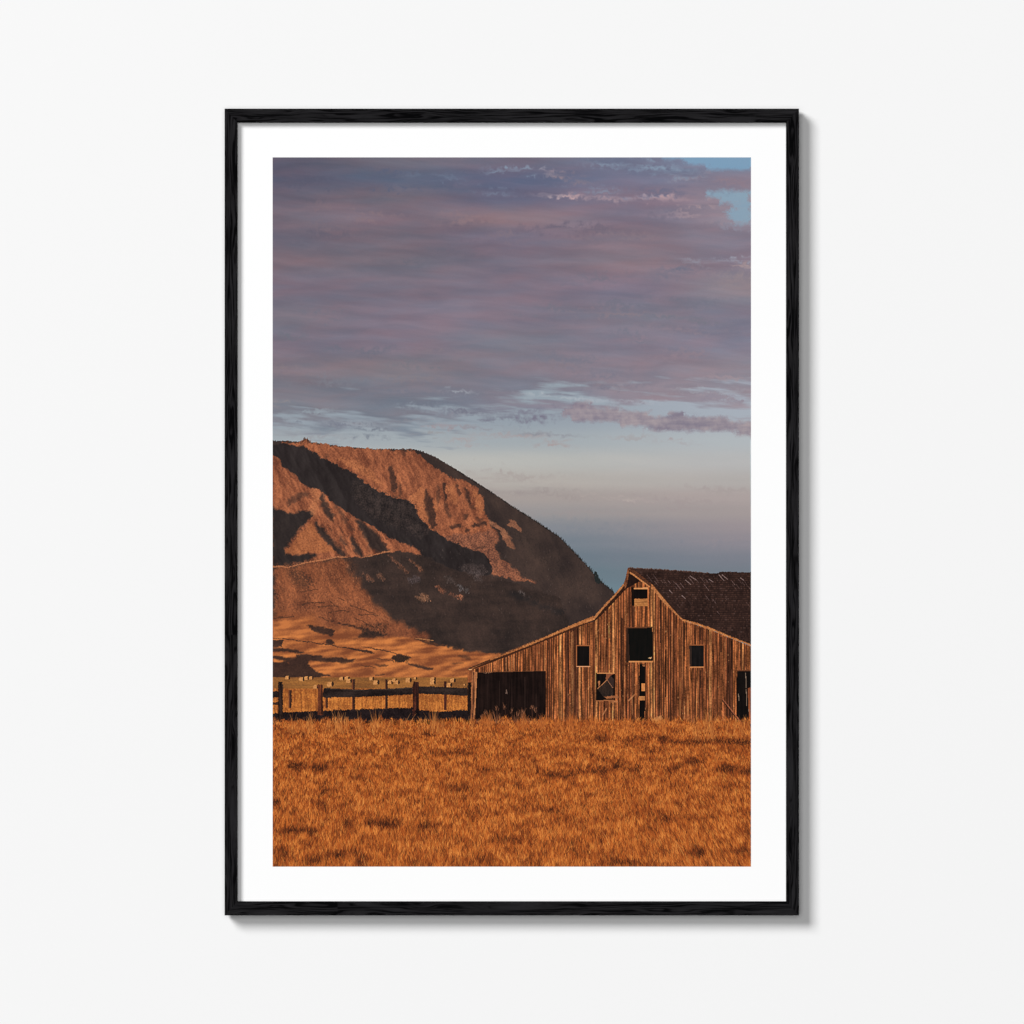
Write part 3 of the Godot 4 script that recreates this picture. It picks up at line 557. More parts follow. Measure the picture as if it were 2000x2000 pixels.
func print_barn() -> void:
	# roof
	var roof := barn([490, 165, 800, 180, 1100, 200, 1400, 225, 1500, 225, 1508, 212, 1700, 213, 1880, 219, 1880, 1035, 1600, 925, 1400, 835, 1090, 738, 1000, 640, 850, 470, 750, 352])
	lay(roof, rgb(42, 29, 26), rgb(72, 50, 43), [0.3, 0.3, 0.3, 0.2, 0.0], 0, Vector3(0.6, 0.8, 0))
	var mask := mask_of(roof, 0, 2)
	var inside: PackedByteArray = mask.data
	# courses of shingles
	for row in 38:
		var y0: float = barn([0, 205])[0].y + row * 4.05
		var x := 690.0
		while x < 936.0:
			var wide := rng.randf_range(1.4, 4.0)
			var tone := rng.randf()
			var c := rgb(36, 25, 23).lerp(rgb(86, 59, 50), tone * tone)
			if rng.randf() < 0.03:
				c = rgb(92, 72, 68)
			for yy in range(int(y0), int(y0) + 4):
				for xx in range(int(x), int(x + wide)):
					var mx: int = xx - mask.x
					var my: int = yy - mask.y
					if xx < W and yy < H and mx >= 0 and my >= 0 and mx < mask.w and my < mask.h and inside[my * mask.w + mx] > 128:
						var i := yy * W + xx
						ink[i] = ink[i].lerp(rgb(24, 17, 17) if yy == int(y0) + 3 else c, 0.42)
			x += wide
	# bare pale slats high on the roof
	for k in 46:
		var p := barn([rng.randf_range(560, 1850), 0])[0]
		p.y = barn([0, rng.randf_range(215, 320) + (p.x - 690) * 0.25])[0].y
		if rng.randf() < 0.35:
			p.y += rng.randf_range(10, 70)
		var l := rng.randf_range(5, 17)
		lay(bar(p, p + Vector2(0.62, 0.78) * l, 1.1, 0.8), rgb(96, 74, 72), rgb(150, 122, 116), [0.0, 0.2, 0.4, 0.0, 0.0], 0, Vector3.ZERO, rng.randf_range(0.25, 0.8))
	for s in [[1180, 255, 1250, 300], [1535, 240, 1600, 295], [1500, 240, 1560, 310], [1740, 275, 1780, 305], [1390, 290, 1440, 325], [1130, 300, 1190, 350], [950, 410, 985, 450], [1090, 470, 1130, 510]]:
		var q := barn(s)
		lay(bar(q[0], q[1], 1.8, 1.4), rgb(128, 104, 102), rgb(168, 142, 134), [0.0, 0.2, 0.4, 0.0, 0.0], 0, Vector3.ZERO, 0.7)
	lay(barn([500, 160, 800, 175, 1100, 195, 1400, 220, 1400, 228, 1100, 204, 800, 184, 500, 172]), rgb(92, 62, 52), rgb(118, 80, 64), [0.0, 0.2, 0.4, 0.0, 0.0], 0, Vector3(1, 1, 0), 0.6)
	lay(barn([490, 165, 560, 185, 780, 360, 1100, 730, 1000, 760, 560, 420, 120, 770, 100, 735, 440, 345, 462, 290]), rgb(36, 23, 20), rgb(60, 36, 28), [0.0, 0.3, 0.3, 0.0, 0.0])
	# wall
	var wall := shed([572, 1300, 700, 1262, 900, 1178, 1200, 1058, 1400, 968, 1700, 850])
	wall.append_array(barn([0, 795, 110, 762, 200, 690, 350, 530, 470, 402, 560, 348, 630, 312, 745, 378, 900, 560, 1095, 748, 1250, 800, 1400, 850, 1600, 935, 1880, 1045, 1880, 1900]))
	wall.append_array(shed([572, 1900]))
	lay(wall, rgb(72, 40, 26), rgb(150, 88, 50), [0.1, 0.2, 0.3, 0.0, 0.8])
	var wm := mask_of(wall, 0, 2)
	var on: PackedByteArray = wm.data
	# boards, each with its own tone, grain and edge
	var x := 915.0 - OX
	while x < W:
		var wide := rng.randf_range(3.2, 7.4)
		var tone := rng.randf()
		var c := rgb(112, 62, 40).lerp(rgb(172, 100, 58), tone)
		if rng.randf() < 0.1:
			c = rgb(84, 48, 34)
		elif rng.randf() < 0.1:
			c = rgb(190, 122, 74)
		var gap := rng.randf_range(0.4, 1.1)
		var ragged := rng.randi() % 5000
		for my in wm.h:
			var yy: int = wm.y + my
			if yy < 0 or yy >= H:
				continue
			for xx in range(int(x), mini(W, int(x + wide) + 1)):
				var mx: int = xx - wm.x
				if mx < 0 or mx >= wm.w:
					continue
				var v: int = on[my * wm.w + mx]
				if v < 8:
					continue
				var i := yy * W + xx
				var t := (xx - x) / wide
				var grain := (n_tall[i] - 128) / 150.0 + (n_fine[(i + ragged) % (W * H)] - 128) / 420.0 + (n_mid[(i + ragged * 3) % (W * H)] - 128) / 500.0
				var k := c * 0.94 * (1.0 + 0.75 * grain)
				if xx - x < gap:
					k = rgb(58, 34, 25).lerp(c, 0.2)
				elif xx - x < gap + 1.3:
					k = k * 1.14 + rgb(6, 4, 1)
				elif t > 0.85:
					k = k * 0.78
				ink[i] = ink[i].lerp(k.clamp(Vector3.ZERO, Vector3.ONE), 0.88 * v / 255.0)
		x += wide
	# battens and split boards that catch the sun
	for b in [[1000, 1160, 1320], [1388, 970, 1310], [1808, 800, 1020], [1700, 870, 1830], [1760, 1280, 1820], [1680, 880, 1800], [770, 1240, 1320], [960, 1160, 1310], [1040, 1130, 1310]]:
		var p := shed([b[0], b[1], b[0], b[2]])
		lay(bar(p[0], p[1], 1.8, 1.6), rgb(164, 102, 60), rgb(216, 150, 96), [0.0, 0.4, 0.5, 0.0, 0.6], 0, Vector3(0.5, 0, 0), 0.6)
	for b in [[350, 560, 1300], [240, 640, 1320], [470, 420, 820], [770, 400, 820], [985, 680, 1500], [1100, 790, 1560], [1400, 880, 1700], [1570, 960, 1600], [455, 1250, 1820], [60, 1280, 1820], [545, 1230, 1800], [1195, 800, 1020], [905, 1680, 1860], [1120, 1650, 1850], [1270, 1300, 1800], [730, 1230, 1800]]:
		var p := barn([b[0], b[1], b[0] - 6, b[2]])
		lay(bar(p[0], p[1], 1.5, 1.5), rgb(160, 98, 58), rgb(214, 146, 92), [0.0, 0.4, 0.5, 0.0, 0.8], 0, Vector3(0.5, 0, 0), 0.55)
	for b in [[425, 720, 1880], [905, 560, 1600], [475, 1240, 1860], [850, 480, 1000], [1120, 780, 1700], [1300, 830, 1010], [290, 620, 1300], [610, 1240, 1600], [1530, 930, 1750], [840, 1250, 1850], [1300, 1300, 1560], [105, 1480, 1890], [1640, 980, 1300]]:
		var p := barn([b[0], b[1], b[0] + 4, b[2]])
		lay(bar(p[0], p[1], 1.9, 1.6), rgb(28, 18, 16), rgb(54, 32, 24), [0.0, 0.2, 0.5, 0.0, 0.6], 0, Vector3(0.5, 0, 0), 0.8)
	for k in 160:
		var kx := rng.randf_range(930, 1462) - OX
		var ky := rng.randf_range(1180, 1395) - OY
		var mi := (int(ky) - int(wm.y)) * int(wm.w) + int(kx) - int(wm.x)
		if mi < 0 or mi >= on.size() or on[mi] < 200:
			continue
		blade(kx, ky, rng.randf_range(2, 5), 0.0, rgb(36, 22, 18) if rng.randf() < 0.5 else rgb(230, 168, 110), 0.7)
	# openings
	var black_a := rgb(14, 12, 12)
	var black_b := rgb(26, 20, 19)
	var dw := [0.1, 0.2, 0.1, 0.0, 0.4]
	lay(shed([637, 1326, 800, 1322, 1397, 1310, 1397, 1860, 600, 1870]), rgb(20, 14, 13), rgb(40, 27, 24), [0.2, 0.2, 0.1, 0.0, 0.5])
	for s in [[755, 1400, 1790], [885, 1420, 1700], [1020, 1400, 1760], [1165, 1380, 1760], [1290, 1560, 1760]]:
		lay(bar(shed([s[0], s[1]])[0], shed([s[0], s[2]])[0], 1.2, 1.2), rgb(48, 36, 32), rgb(66, 48, 42), dw, 0, Vector3.ZERO, 0.5)
	lay(shed([960, 1500, 975, 1570, 950, 1560]), rgb(90, 70, 62), rgb(120, 96, 84), dw)
	lay(shed([700, 1330, 790, 1326, 790, 1336, 700, 1338]), rgb(150, 104, 80), rgb(190, 140, 106), dw, 0, Vector3(1, 1, 0))
	lay(shed([640, 1322, 1397, 1304, 1397, 1312, 640, 1331]), rgb(96, 60, 42), rgb(140, 88, 56), dw, 0, Vector3.ZERO, 0.7)
	# corner posts left of the opening
	lay(shed([530, 1310, 578, 1300, 575, 1440, 530, 1440]), rgb(120, 66, 40), rgb(170, 98, 58), [0.0, 0.2, 0.3, 0.0, 0.8])
	lay(shed([575, 1312, 637, 1320, 608, 1890, 562, 1890]), rgb(104, 62, 42), rgb(176, 110, 70), [0.0, 0.2, 0.3, 0.0, 0.9])
	lay(shed([622, 1325, 637, 1325, 612, 1800, 598, 1800]), rgb(170, 108, 66), rgb(214, 146, 96), [0.0, 0.2, 0.3, 0.0, 0.5], 0, Vector3.ZERO, 0.8)
	lay(shed([592, 1325, 600, 1325, 590, 1890, 580, 1890]), rgb(44, 28, 24), rgb(60, 38, 30), dw, 0, Vector3.ZERO, 0.8)
	# small window on the left
	lay(shed([1735, 1025, 1890, 1025, 1890, 1265, 1735, 1265]), rgb(132, 78, 48), rgb(166, 100, 60), dw)
	lay(shed([1746, 1036, 1882, 1034, 1882, 1257, 1746, 1257]), rgb(16, 15, 15), rgb(26, 21, 20), dw)
	lay(shed([1740, 1257, 1890, 1256, 1890, 1268, 1740, 1268]), rgb(190, 130, 92), rgb(220, 160, 116), dw)
	# gable window with its boarded lower half
	lay(barn([530, 380, 562, 378, 562, 588, 535, 588]), black_a, rgb(36, 24, 20), dw)
	lay(barn([556, 385, 708, 383, 708, 402, 556, 404]), rgb(180, 118, 72), rgb(224, 160, 104), dw)
	lay(barn([560, 405, 706, 403, 706, 506, 560, 508]), black_a, black_b, dw)
	lay(barn([564, 512, 708, 508, 708, 592, 564, 594]), rgb(156, 98, 54), rgb(208, 140, 82), [0.0, 0.4, 0.4, 0.3, 0.0])
	lay(barn([564, 545, 708, 541, 708, 548, 564, 552]), rgb(110, 66, 38), rgb(130, 80, 46), dw, 0, Vector3.ZERO, 0.7)
	# hay door
	lay(barn([476, 832, 764, 830, 766, 1210, 476, 1214]), rgb(15, 16, 15), rgb(24, 20, 18), dw)
	lay(barn([474, 832, 494, 832, 512, 1212, 474, 1214]), rgb(44, 30, 24), rgb(66, 42, 32), dw)
	lay(barn([500, 1200, 772, 1196, 772, 1214, 500, 1218]), rgb(176, 112, 66), rgb(214, 148, 94), dw)
	lay(barn([470, 822, 766, 820, 766, 832, 470, 834]), rgb(84, 50, 34), rgb(116, 70, 44), dw)
	lay(barn([715, 1165, 755, 1155, 750, 1175, 715, 1172]), rgb(190, 140, 100), rgb(210, 160, 120), dw)
	# right window
	lay(barn([1168, 1018, 1338, 1018, 1338, 1276, 1168, 1276]), rgb(126, 74, 46), rgb(164, 100, 62), dw)
	lay(barn([1180, 1030, 1334, 1026, 1334, 1262, 1180, 1262]), rgb(18, 17, 17), rgb(34, 30, 30), dw)
	lay(barn([1172, 1030, 1198, 1030, 1198, 1262, 1180, 1262]), rgb(46, 34, 30), rgb(70, 50, 40), dw, 0, Vector3.ZERO, 0.8)
	lay(barn([1176, 1262, 1338, 1260, 1338, 1274, 1176, 1276]), rgb(176, 112, 66), rgb(208, 142, 92), dw)
	# low window with a broken sheet hanging in it
	lay(barn([138, 1332, 344, 1330, 344, 1640, 138, 1645]), black_a, rgb(30, 22, 20), dw)
	lay(barn([145, 1330, 344, 1328, 344, 1340, 145, 1342]), rgb(176, 112, 68), rgb(214, 148, 94), dw)
	lay(barn([250, 1342, 336, 1342, 300, 1360, 262, 1412, 246, 1400]), rgb(120, 70, 48), rgb(150, 88, 58), dw)
	lay(barn([300, 1362, 335, 1400, 335, 1500, 262, 1412]), rgb(44, 32, 30), rgb(66, 48, 42), dw)
	lay(barn([262, 1412, 332, 1520, 330, 1590, 220, 1600, 152, 1510]), rgb(38, 30, 27), rgb(64, 48, 40), [0.0, 0.3, 0.3, 0.0, 0.6])
	lay(bar(barn([152, 1510])[0], barn([262, 1408])[0], 1.3, 1.3), rgb(150, 98, 66), rgb(180, 120, 80), dw)
	lay(bar(barn([262, 1412])[0], barn([325, 1500])[0], 1.2, 1.2), rgb(130, 88, 66), rgb(150, 102, 76), dw)
	lay(barn([220, 1598, 330, 1585, 390, 1590, 380, 1612, 260, 1618]), rgb(126, 76, 50), rgb(186, 116, 72), dw, 0, Vector3(1, 1, 0))
	lay(barn([160, 1425, 182, 1420, 180, 1460, 165, 1490]), rgb(150, 96, 64), rgb(176, 112, 74), dw)
	lay(barn([138, 1636, 340, 1630, 340, 1640, 138, 1648]), rgb(140, 88, 56), rgb(166, 104, 66), dw)
	lay(barn([270, 1648, 380, 1640, 385, 1660, 280, 1662]), rgb(150, 92, 58), rgb(200, 130, 84), dw, 0, Vector3(1, 1, 0))
	# slit door
	lay(barn([620, 1232, 680, 1230, 680, 1592, 620, 1592]), black_a, black_b, dw)
	lay(barn([640, 1450, 684, 1448, 684, 1532, 644, 1536]), rgb(184, 112, 62), rgb(222, 146, 86), [0.0, 0.3, 0.4, 0.3, 0.0])
	lay(barn([612, 1592, 684, 1590, 684, 1636, 612, 1638]), rgb(166, 106, 62), rgb(212, 146, 90), [0.0, 0.3, 0.4, 0.3, 0.0])
	lay(barn([622, 1640, 680, 1638, 678, 1870, 622, 1870]), black_a, black_b, dw)
	lay(barn([655, 1236, 680, 1236, 680, 1262, 655, 1258]), rgb(120, 76, 50), rgb(150, 94, 60), dw)
	# doorway on the right
	lay(barn([1702, 1310, 1880, 1308, 1880, 1880, 1700, 1880]), black_a, rgb(30, 24, 22), dw)
	lay(barn([1700, 1300, 1880, 1296, 1880, 1312, 1700, 1314]), rgb(84, 50, 34), rgb(120, 72, 46), dw)
	for s in [[1800, 1330, 1500], [1806, 1510, 1700], [1720, 1560, 1640], [1830, 1640, 1760]]:
		lay(bar(barn([s[0], s[1]])[0], barn([s[0] + 4, s[2]])[0], 1.1, 1.1), rgb(140, 116, 98), rgb(186, 156, 130), dw, 0, Vector3.ZERO, 0.8)
	lay(barn([1822, 1500, 1880, 1490, 1880, 1880, 1838, 1860]), rgb(110, 60, 40), rgb(160, 90, 56), [0.0, 0.3, 0.3, 0.0, 0.8])
	# eaves and rakes
	lay(shed([528, 1290, 720, 1207, 900, 1130, 1180, 1022, 1400, 935, 1660, 818, 1932, 722, 1932, 750, 1660, 866, 1400, 972, 1180, 1065, 900, 1176, 720, 1246, 560, 1300]), rgb(52, 30, 22), rgb(84, 48, 32), [0.0, 0.3, 0.3, 0.0, 0.0])
	lay(shed([528, 1288, 720, 1205, 900, 1126, 1180, 1012, 1400, 926, 1660, 808, 1925, 700, 1932, 738, 1660, 844, 1400, 950, 1180, 1044, 900, 1150, 720, 1216, 560, 1296]), rgb(150, 88, 50), rgb(206, 136, 82), [0.0, 0.4, 0.5, 0.2, 0.0], 0, Vector3(0.8, 0.8, 0))
	lay(shed([528, 1286, 720, 1203, 780, 1180, 780, 1196, 720, 1218, 540, 1296]), rgb(60, 38, 30), rgb(90, 56, 40), dw)
	lay(shed([540, 1290, 578, 1288, 576, 1302, 545, 1304]), rgb(206, 150, 104), rgb(226, 170, 120), dw)
	lay(shed([900, 1120, 1050, 1062, 1200, 1000, 1350, 940, 1350, 948, 1200, 1010, 1050, 1072, 900, 1132]), rgb(70, 46, 38), rgb(110, 70, 50), [0.0, 0.4, 0.6, 0.0, 0.0], 0, Vector3(1, 2, 0), 0.8)
	lay(barn([100, 730, 220, 590, 340, 470, 440, 352, 468, 340, 470, 400, 350, 522, 220, 660, 120, 765]), rgb(36, 22, 18), rgb(66, 40, 28), [0.0, 0.3, 0.3, 0.0, 0.0])
	lay(barn([98, 728, 220, 585, 340, 462, 446, 340, 458, 356, 360, 470, 230, 610, 118, 742]), rgb(148, 90, 54), rgb(206, 138, 86), [0.0, 0.4, 0.5, 0.0, 0.0], 0, Vector3(0.8, 0.8, 0))
	lay(barn([0, 762, 110, 718, 118, 742, 0, 786]), rgb(158, 94, 54), rgb(212, 142, 88), [0.0, 0.4, 0.5, 0.0, 0.0])
	# the peak and its dark hollow
	lay(barn([490, 163, 510, 175, 500, 260, 475, 380, 458, 400, 445, 340, 462, 290]), rgb(80, 46, 32), rgb(156, 94, 58), [0.0, 0.4, 0.5, 0.0, 0.2])
	lay(barn([506, 232, 560, 262, 624, 308, 560, 350, 500, 384, 466, 402, 490, 310]), rgb(28, 19, 18), rgb(48, 31, 26), dw)
	lay(barn([506, 170, 560, 190, 640, 250, 760, 345, 770, 375, 745, 378, 640, 300, 520, 212]), rgb(62, 38, 30), rgb(110, 66, 44), [0.0, 0.4, 0.5, 0.0, 0.0])
	lay(barn([512, 208, 560, 236, 640, 298, 740, 372, 735, 384, 640, 318, 560, 258, 510, 226]), rgb(160, 98, 58), rgb(210, 142, 90), [0.0, 0.4, 0.5, 0.0, 0.0])
	lay(barn([748, 345, 772, 352, 900, 510, 1000, 625, 1100, 728, 1092, 750, 980, 640, 880, 545, 742, 378]), rgb(150, 90, 54), rgb(206, 138, 86), [0.0, 0.4, 0.5, 0.0, 0.0], 0, Vector3(0.8, 0.8, 0))
	lay(barn([780, 352, 1000, 612, 1090, 716, 1096, 726, 1080, 722, 985, 618, 770, 362]), rgb(44, 28, 24), rgb(70, 44, 34), dw, 0, Vector3.ZERO, 0.7)
	lay(barn([1096, 730, 1250, 776, 1400, 826, 1600, 912, 1880, 1022, 1880, 1040, 1600, 936, 1400, 850, 1250, 800, 1094, 752]), rgb(158, 92, 50), rgb(212, 142, 86), [0.0, 0.4, 0.5, 0.0, 0.0], 0, Vector3(0.8, 1, 0))
	# a leaning board, a fallen slab
	var q := barn([1545, 1625, 1785, 1925])
	lay(bar(q[0] + Vector2(-1.2, 2), q[1] + Vector2(-1.2, 2), 2, 2), rgb(36, 22, 18), rgb(50, 30, 24), dw, 0, Vector3.ZERO, 0.8)
	lay(bar(q[0], q[1], 2.4, 2.4), rgb(110, 60, 44), rgb(176, 106, 72), dw)
	q = barn([495, 1645, 568, 1570])
	lay(bar(q[0], q[1], 2.4, 3.2), rgb(130, 78, 50), rgb(204, 138, 90), dw)
	q = barn([212, 1800, 255, 1725])
	lay(bar(q[0], q[1], 2.2, 3.0), rgb(140, 84, 54), rgb(204, 138, 90), dw)


func print_grass() -> void:
	# soil tone behind the blades
	lay(box(-4, 1409 - OY, W + 4, H + 12), rgb(112, 56, 30), rgb(172, 92, 42), [0.3, 0.3, 0.4, 0.0, 0.3], 4, Vector3(3, 6, 1))
	# weeds before the shed
	for k in 150:
		var x := rng.randf_range(928, 1062) - OX
		var y := 1412 - OY + rng.randf_range(-3, 4)
		blade(x, y, rng.randf_range(10, 32) * (0.6 + 0.4 * sin(x * 0.12)), rng.randf_range(-0.5, 0.5), rgb(96, 56, 40).lerp(rgb(190, 120, 78), rng.randf()), 0.75)
	for s in [[970, 1381], [985, 1378], [998, 1386], [1038, 1378], [1046, 1384], [1022, 1389], [1010, 1392], [948, 1390], [940, 1396]]:
		for k in 10:
			blade(s[0] - OX + rng.randf_range(-3, 3), s[1] - OY + rng.randf_range(0, 8), rng.randf_range(3, 8), rng.randf_range(-0.6, 0.6), rgb(120, 74, 54).lerp(rgb(190, 128, 90), rng.randf()), 0.6)
		blade(s[0] - OX + 2, 1412 - OY, 1412 - s[1], rng.randf_range(-0.15, 0.05), rgb(130, 80, 56), 0.7)
	# darker tufts: middle, half width, half height, strength
	var tufts := [
		[575, 1492, 12, 9, 0.9], [625, 1498, 16, 7, 1.0], [665, 1498, 10, 6, 0.5], [765, 1434, 8, 5, 0.8], [690, 1422, 6, 4, 0.6], [570, 1622, 24, 6, 1.0], [610, 1624, 14, 6, 0.7], [680, 1608, 12, 8, 0.6], [755, 1609, 22, 7, 1.1], [720, 1606, 10, 6, 0.7],
		[630, 1540, 9, 12, 0.5], [625, 1570, 14, 7, 0.5], [830, 1612, 18, 9, 0.6], [660, 1668, 18, 9, 0.6], [705, 1680, 14, 14, 0.6], [548, 1660, 12, 12, 0.4], [610, 1680, 14, 10, 0.5], [537, 1566, 8, 7, 0.8], [835, 1432, 14, 5, 0.7],
		[1175, 1442, 12, 6, 0.8], [1222, 1445, 10, 4, 0.6], [1255, 1443, 12, 4, 0.7], [1292, 1441, 8, 5, 1.1], [1335, 1448, 30, 4, 0.8], [1400, 1446, 50, 5, 0.9], [1450, 1447, 30, 6, 1.0], [1205, 1495, 9, 6, 0.8], [1172, 1504, 20, 6, 0.9], [1240, 1502, 14, 5, 0.7],
		[1350, 1488, 26, 6, 0.6], [1420, 1500, 16, 8, 0.8], [1455, 1502, 18, 9, 0.7], [1320, 1498, 12, 6, 0.5], [1303, 1600, 8, 9, 0.7], [1290, 1590, 20, 10, 0.3], [1370, 1662, 10, 12, 0.7], [1220, 1685, 30, 8, 0.5], [1345, 1668, 12, 6, 0.5], [1450, 1660, 14, 10, 0.4],
		[900, 1470, 26, 5, 0.5], [960, 1505, 20, 6, 0.4], [1090, 1512, 26, 6, 0.7], [1130, 1508, 20, 5, 0.6], [1010, 1478, 22, 5, 0.4], [900, 1540, 24, 7, 0.35], [1000, 1640, 26, 9, 0.4], [930, 1680, 24, 10, 0.45], [1080, 1580, 30, 8, 0.3], [1120, 1660, 20, 9, 0.4]]
	var patch := FastNoiseLite.new()
	patch.seed = 77
	patch.frequency = 1.0
	patch.fractal_octaves = 3
	var y := 1400.0
	while y < 1712.0:
		var depth := clampf((y - 1400.0) / 300.0, 0.0, 1.0)
		var count := int(lerpf(620, 480, depth))
		var tall := lerpf(5.0, 13.0, depth)
		for k in count:
			var x := rng.randf_range(OX - 8.0, OX + W + 8.0)
			var yy := y + rng.randf_range(-0.8, 0.8)
			if yy < 1407.0 + 9.0 * patch.get_noise_2d(x * 0.035, 3.0) + 5.0 * patch.get_noise_2d(x * 0.2, 9.0):
				continue      # the foot of the barn and the fence shows between tufts
			var p := patch.get_noise_2d(x * 0.016, y * 0.04)
			var fine := patch.get_noise_2d(x * 0.07 + 90.0, y * 0.11)
			var dim := 0.0
			for t in tufts:
				var dx: float = (x - t[0]) / t[2]
				var dy: float = (yy - t[1] - t[3] * 0.6) / t[3]
				var r2 := dx * dx + dy * dy
				if r2 < 5.0:
					dim += t[4] * exp(-r2)
			var v := clampf(0.59 + 0.36 * p + 0.4 * fine + rng.randfn(0.0, 0.3) - 1.0 * dim, 0.0, 1.0)
			var c: Vector3
			if v < 0.35:
				c = rgb(56, 30, 22).lerp(rgb(136, 64, 32), v / 0.35)
			elif v < 0.75:
				c = rgb(136, 64, 32).lerp(rgb(204, 107, 44), (v - 0.35) / 0.4)
			else:
				c = rgb(204, 107, 44).lerp(rgb(236, 150, 74), (v - 0.75) / 0.25)
			if rng.randf() < 0.06:
				c = c.lerp(rgb(150, 108, 48), 0.5)
			var lean := rng.randfn(0.0, 0.28) - 0.4 * smoothstep(1120.0, 1400.0, x) * depth
			blade(x - OX, yy - OY, tall * rng.randf_range(0.45, 1.25) * (1.0 - 0.4 * minf(dim, 1.0)), lean, c, 0.8)
		y += 1.55
	# long pale stalks along the fence and the barn
	for k in 3600:
		var x := rng.randf_range(OX, OX + W)
		var rise := patch.get_noise_2d(x * 0.03, 7.0)
		if rng.randf() > 0.4 + 1.3 * rise:
			continue
		var foot := 1418.0 if x < 925.0 else 1412.0
		if x > 1330.0 and rng.randf() < 0.5:
			foot = 1432.0
		var most := (26.0 if x < 925.0 or x > 1330.0 else 17.0) * (0.7 + 1.6 * maxf(0.0, rise))
		var hue := rgb(140, 70, 36).lerp(rgb(214, 126, 60) if x > 925.0 and x < 1330.0 else rgb(234, 156, 80), rng.randf())
		blade(x - OX, foot - OY + rng.randf_range(-5, 18), rng.randf_range(7.0, most), rng.randfn(0.0, 0.22), hue, 0.7)
	for s in [[656, 1412, 30, -0.45], [664, 1410, 26, -0.2], [672, 1412, 22, 0.1], [792, 1412, 20, 0.5], [800, 1414, 22, 0.6], [1335, 1670, 40, -0.7], [712, 1690, 30, -0.3], [1190, 1650, 34, -0.6], [1060, 1560, 24, -0.5]]:
		blade(s[0] - OX, s[1] - OY, s[2], s[3], rgb(226, 156, 88), 0.8)
	# the fallen slab lies in the grass
	lay(barn([775, 1850, 800, 1825, 862, 1800, 885, 1838, 870, 1850, 800, 1868]), rgb(164, 104, 60), rgb(208, 142, 90), [0.0, 0.3, 0.5, 0.0, 0.0], 0, Vector3(1, 1, 0), 0.9)
	lay(barn([870, 1802, 895, 1835, 884, 1850, 866, 1818]), rgb(44, 28, 22), rgb(70, 44, 32), [0.0, 0.3, 0.5, 0.0, 0.0], 0, Vector3(1, 1, 0), 0.8)
	for k in 60:
		var p := barn([rng.randf_range(760, 900), rng.randf_range(1860, 1900)])[0]
		blade(p.x, p.y, rng.randf_range(4, 9), rng.randf_range(-0.3, 0.3), rgb(190, 104, 46).lerp(rgb(226, 150, 80), rng.randf()), 0.6)


func printed_picture() -> ImageTexture:
	rng.seed = 5
	ink.resize(W * H)
	make_noise()
	print_sky()
	print_mountain()
	print_fields()
	print_fence()
	print_barn()
	print_grass()
	var bytes := PackedByteArray()
	bytes.resize(W * H * 3)
	for i in W * H:
		var c := ink[i]
		# the print is sharpened: each dot is set off against those round it
		if i > 2 * W + 2 and i < W * H - 2 * W - 2:
			var near := (ink[i - 1] + ink[i + 1] + ink[i - W] + ink[i + W]) * 0.17 + (ink[i - 2] + ink[i + 2] + ink[i - 2 * W] + ink[i + 2 * W]) * 0.08
			c += (c - near) * 0.8
		var g := (n_fine[(i * 7 + 311) % (W * H)] - 128) / 128.0 * 0.008      # paper grain
		bytes[3 * i] = int(clampf(c.x + g, 0.0, 1.0) * 255.0)
		bytes[3 * i + 1] = int(clampf(c.y + g, 0.0, 1.0) * 255.0)
		bytes[3 * i + 2] = int(clampf(c.z + g, 0.0, 1.0) * 255.0)
	return ImageTexture.create_from_image(Image.create_from_data(W, H, false, Image.FORMAT_RGB8, bytes))


# ------------------------------------------------------------------ things
func part(called: String, mesh: Mesh, material: Material, parent: Node3D) -> MeshInstance3D:
	var o := MeshInstance3D.new()
	o.name = called
	o.mesh = mesh
	o.material_override = material
	parent.add_child(o, true)
	return o


func place(x: float, y: float, z := 0.0) -> Vector3:
	return Vector3((x - 1000.0) * UNIT, (1000.0 - y) * UNIT, z)


func quad(st: SurfaceTool, p: Array, uv: Array) -> void:
	var n: Vector3 = (p[2] - p[0]).cross(p[1] - p[0]).normalized()
	for k in [0, 1, 2, 0, 2, 3]:
		st.set_normal(n)
		st.set_uv(uv[k])
		st.add_vertex(p[k])


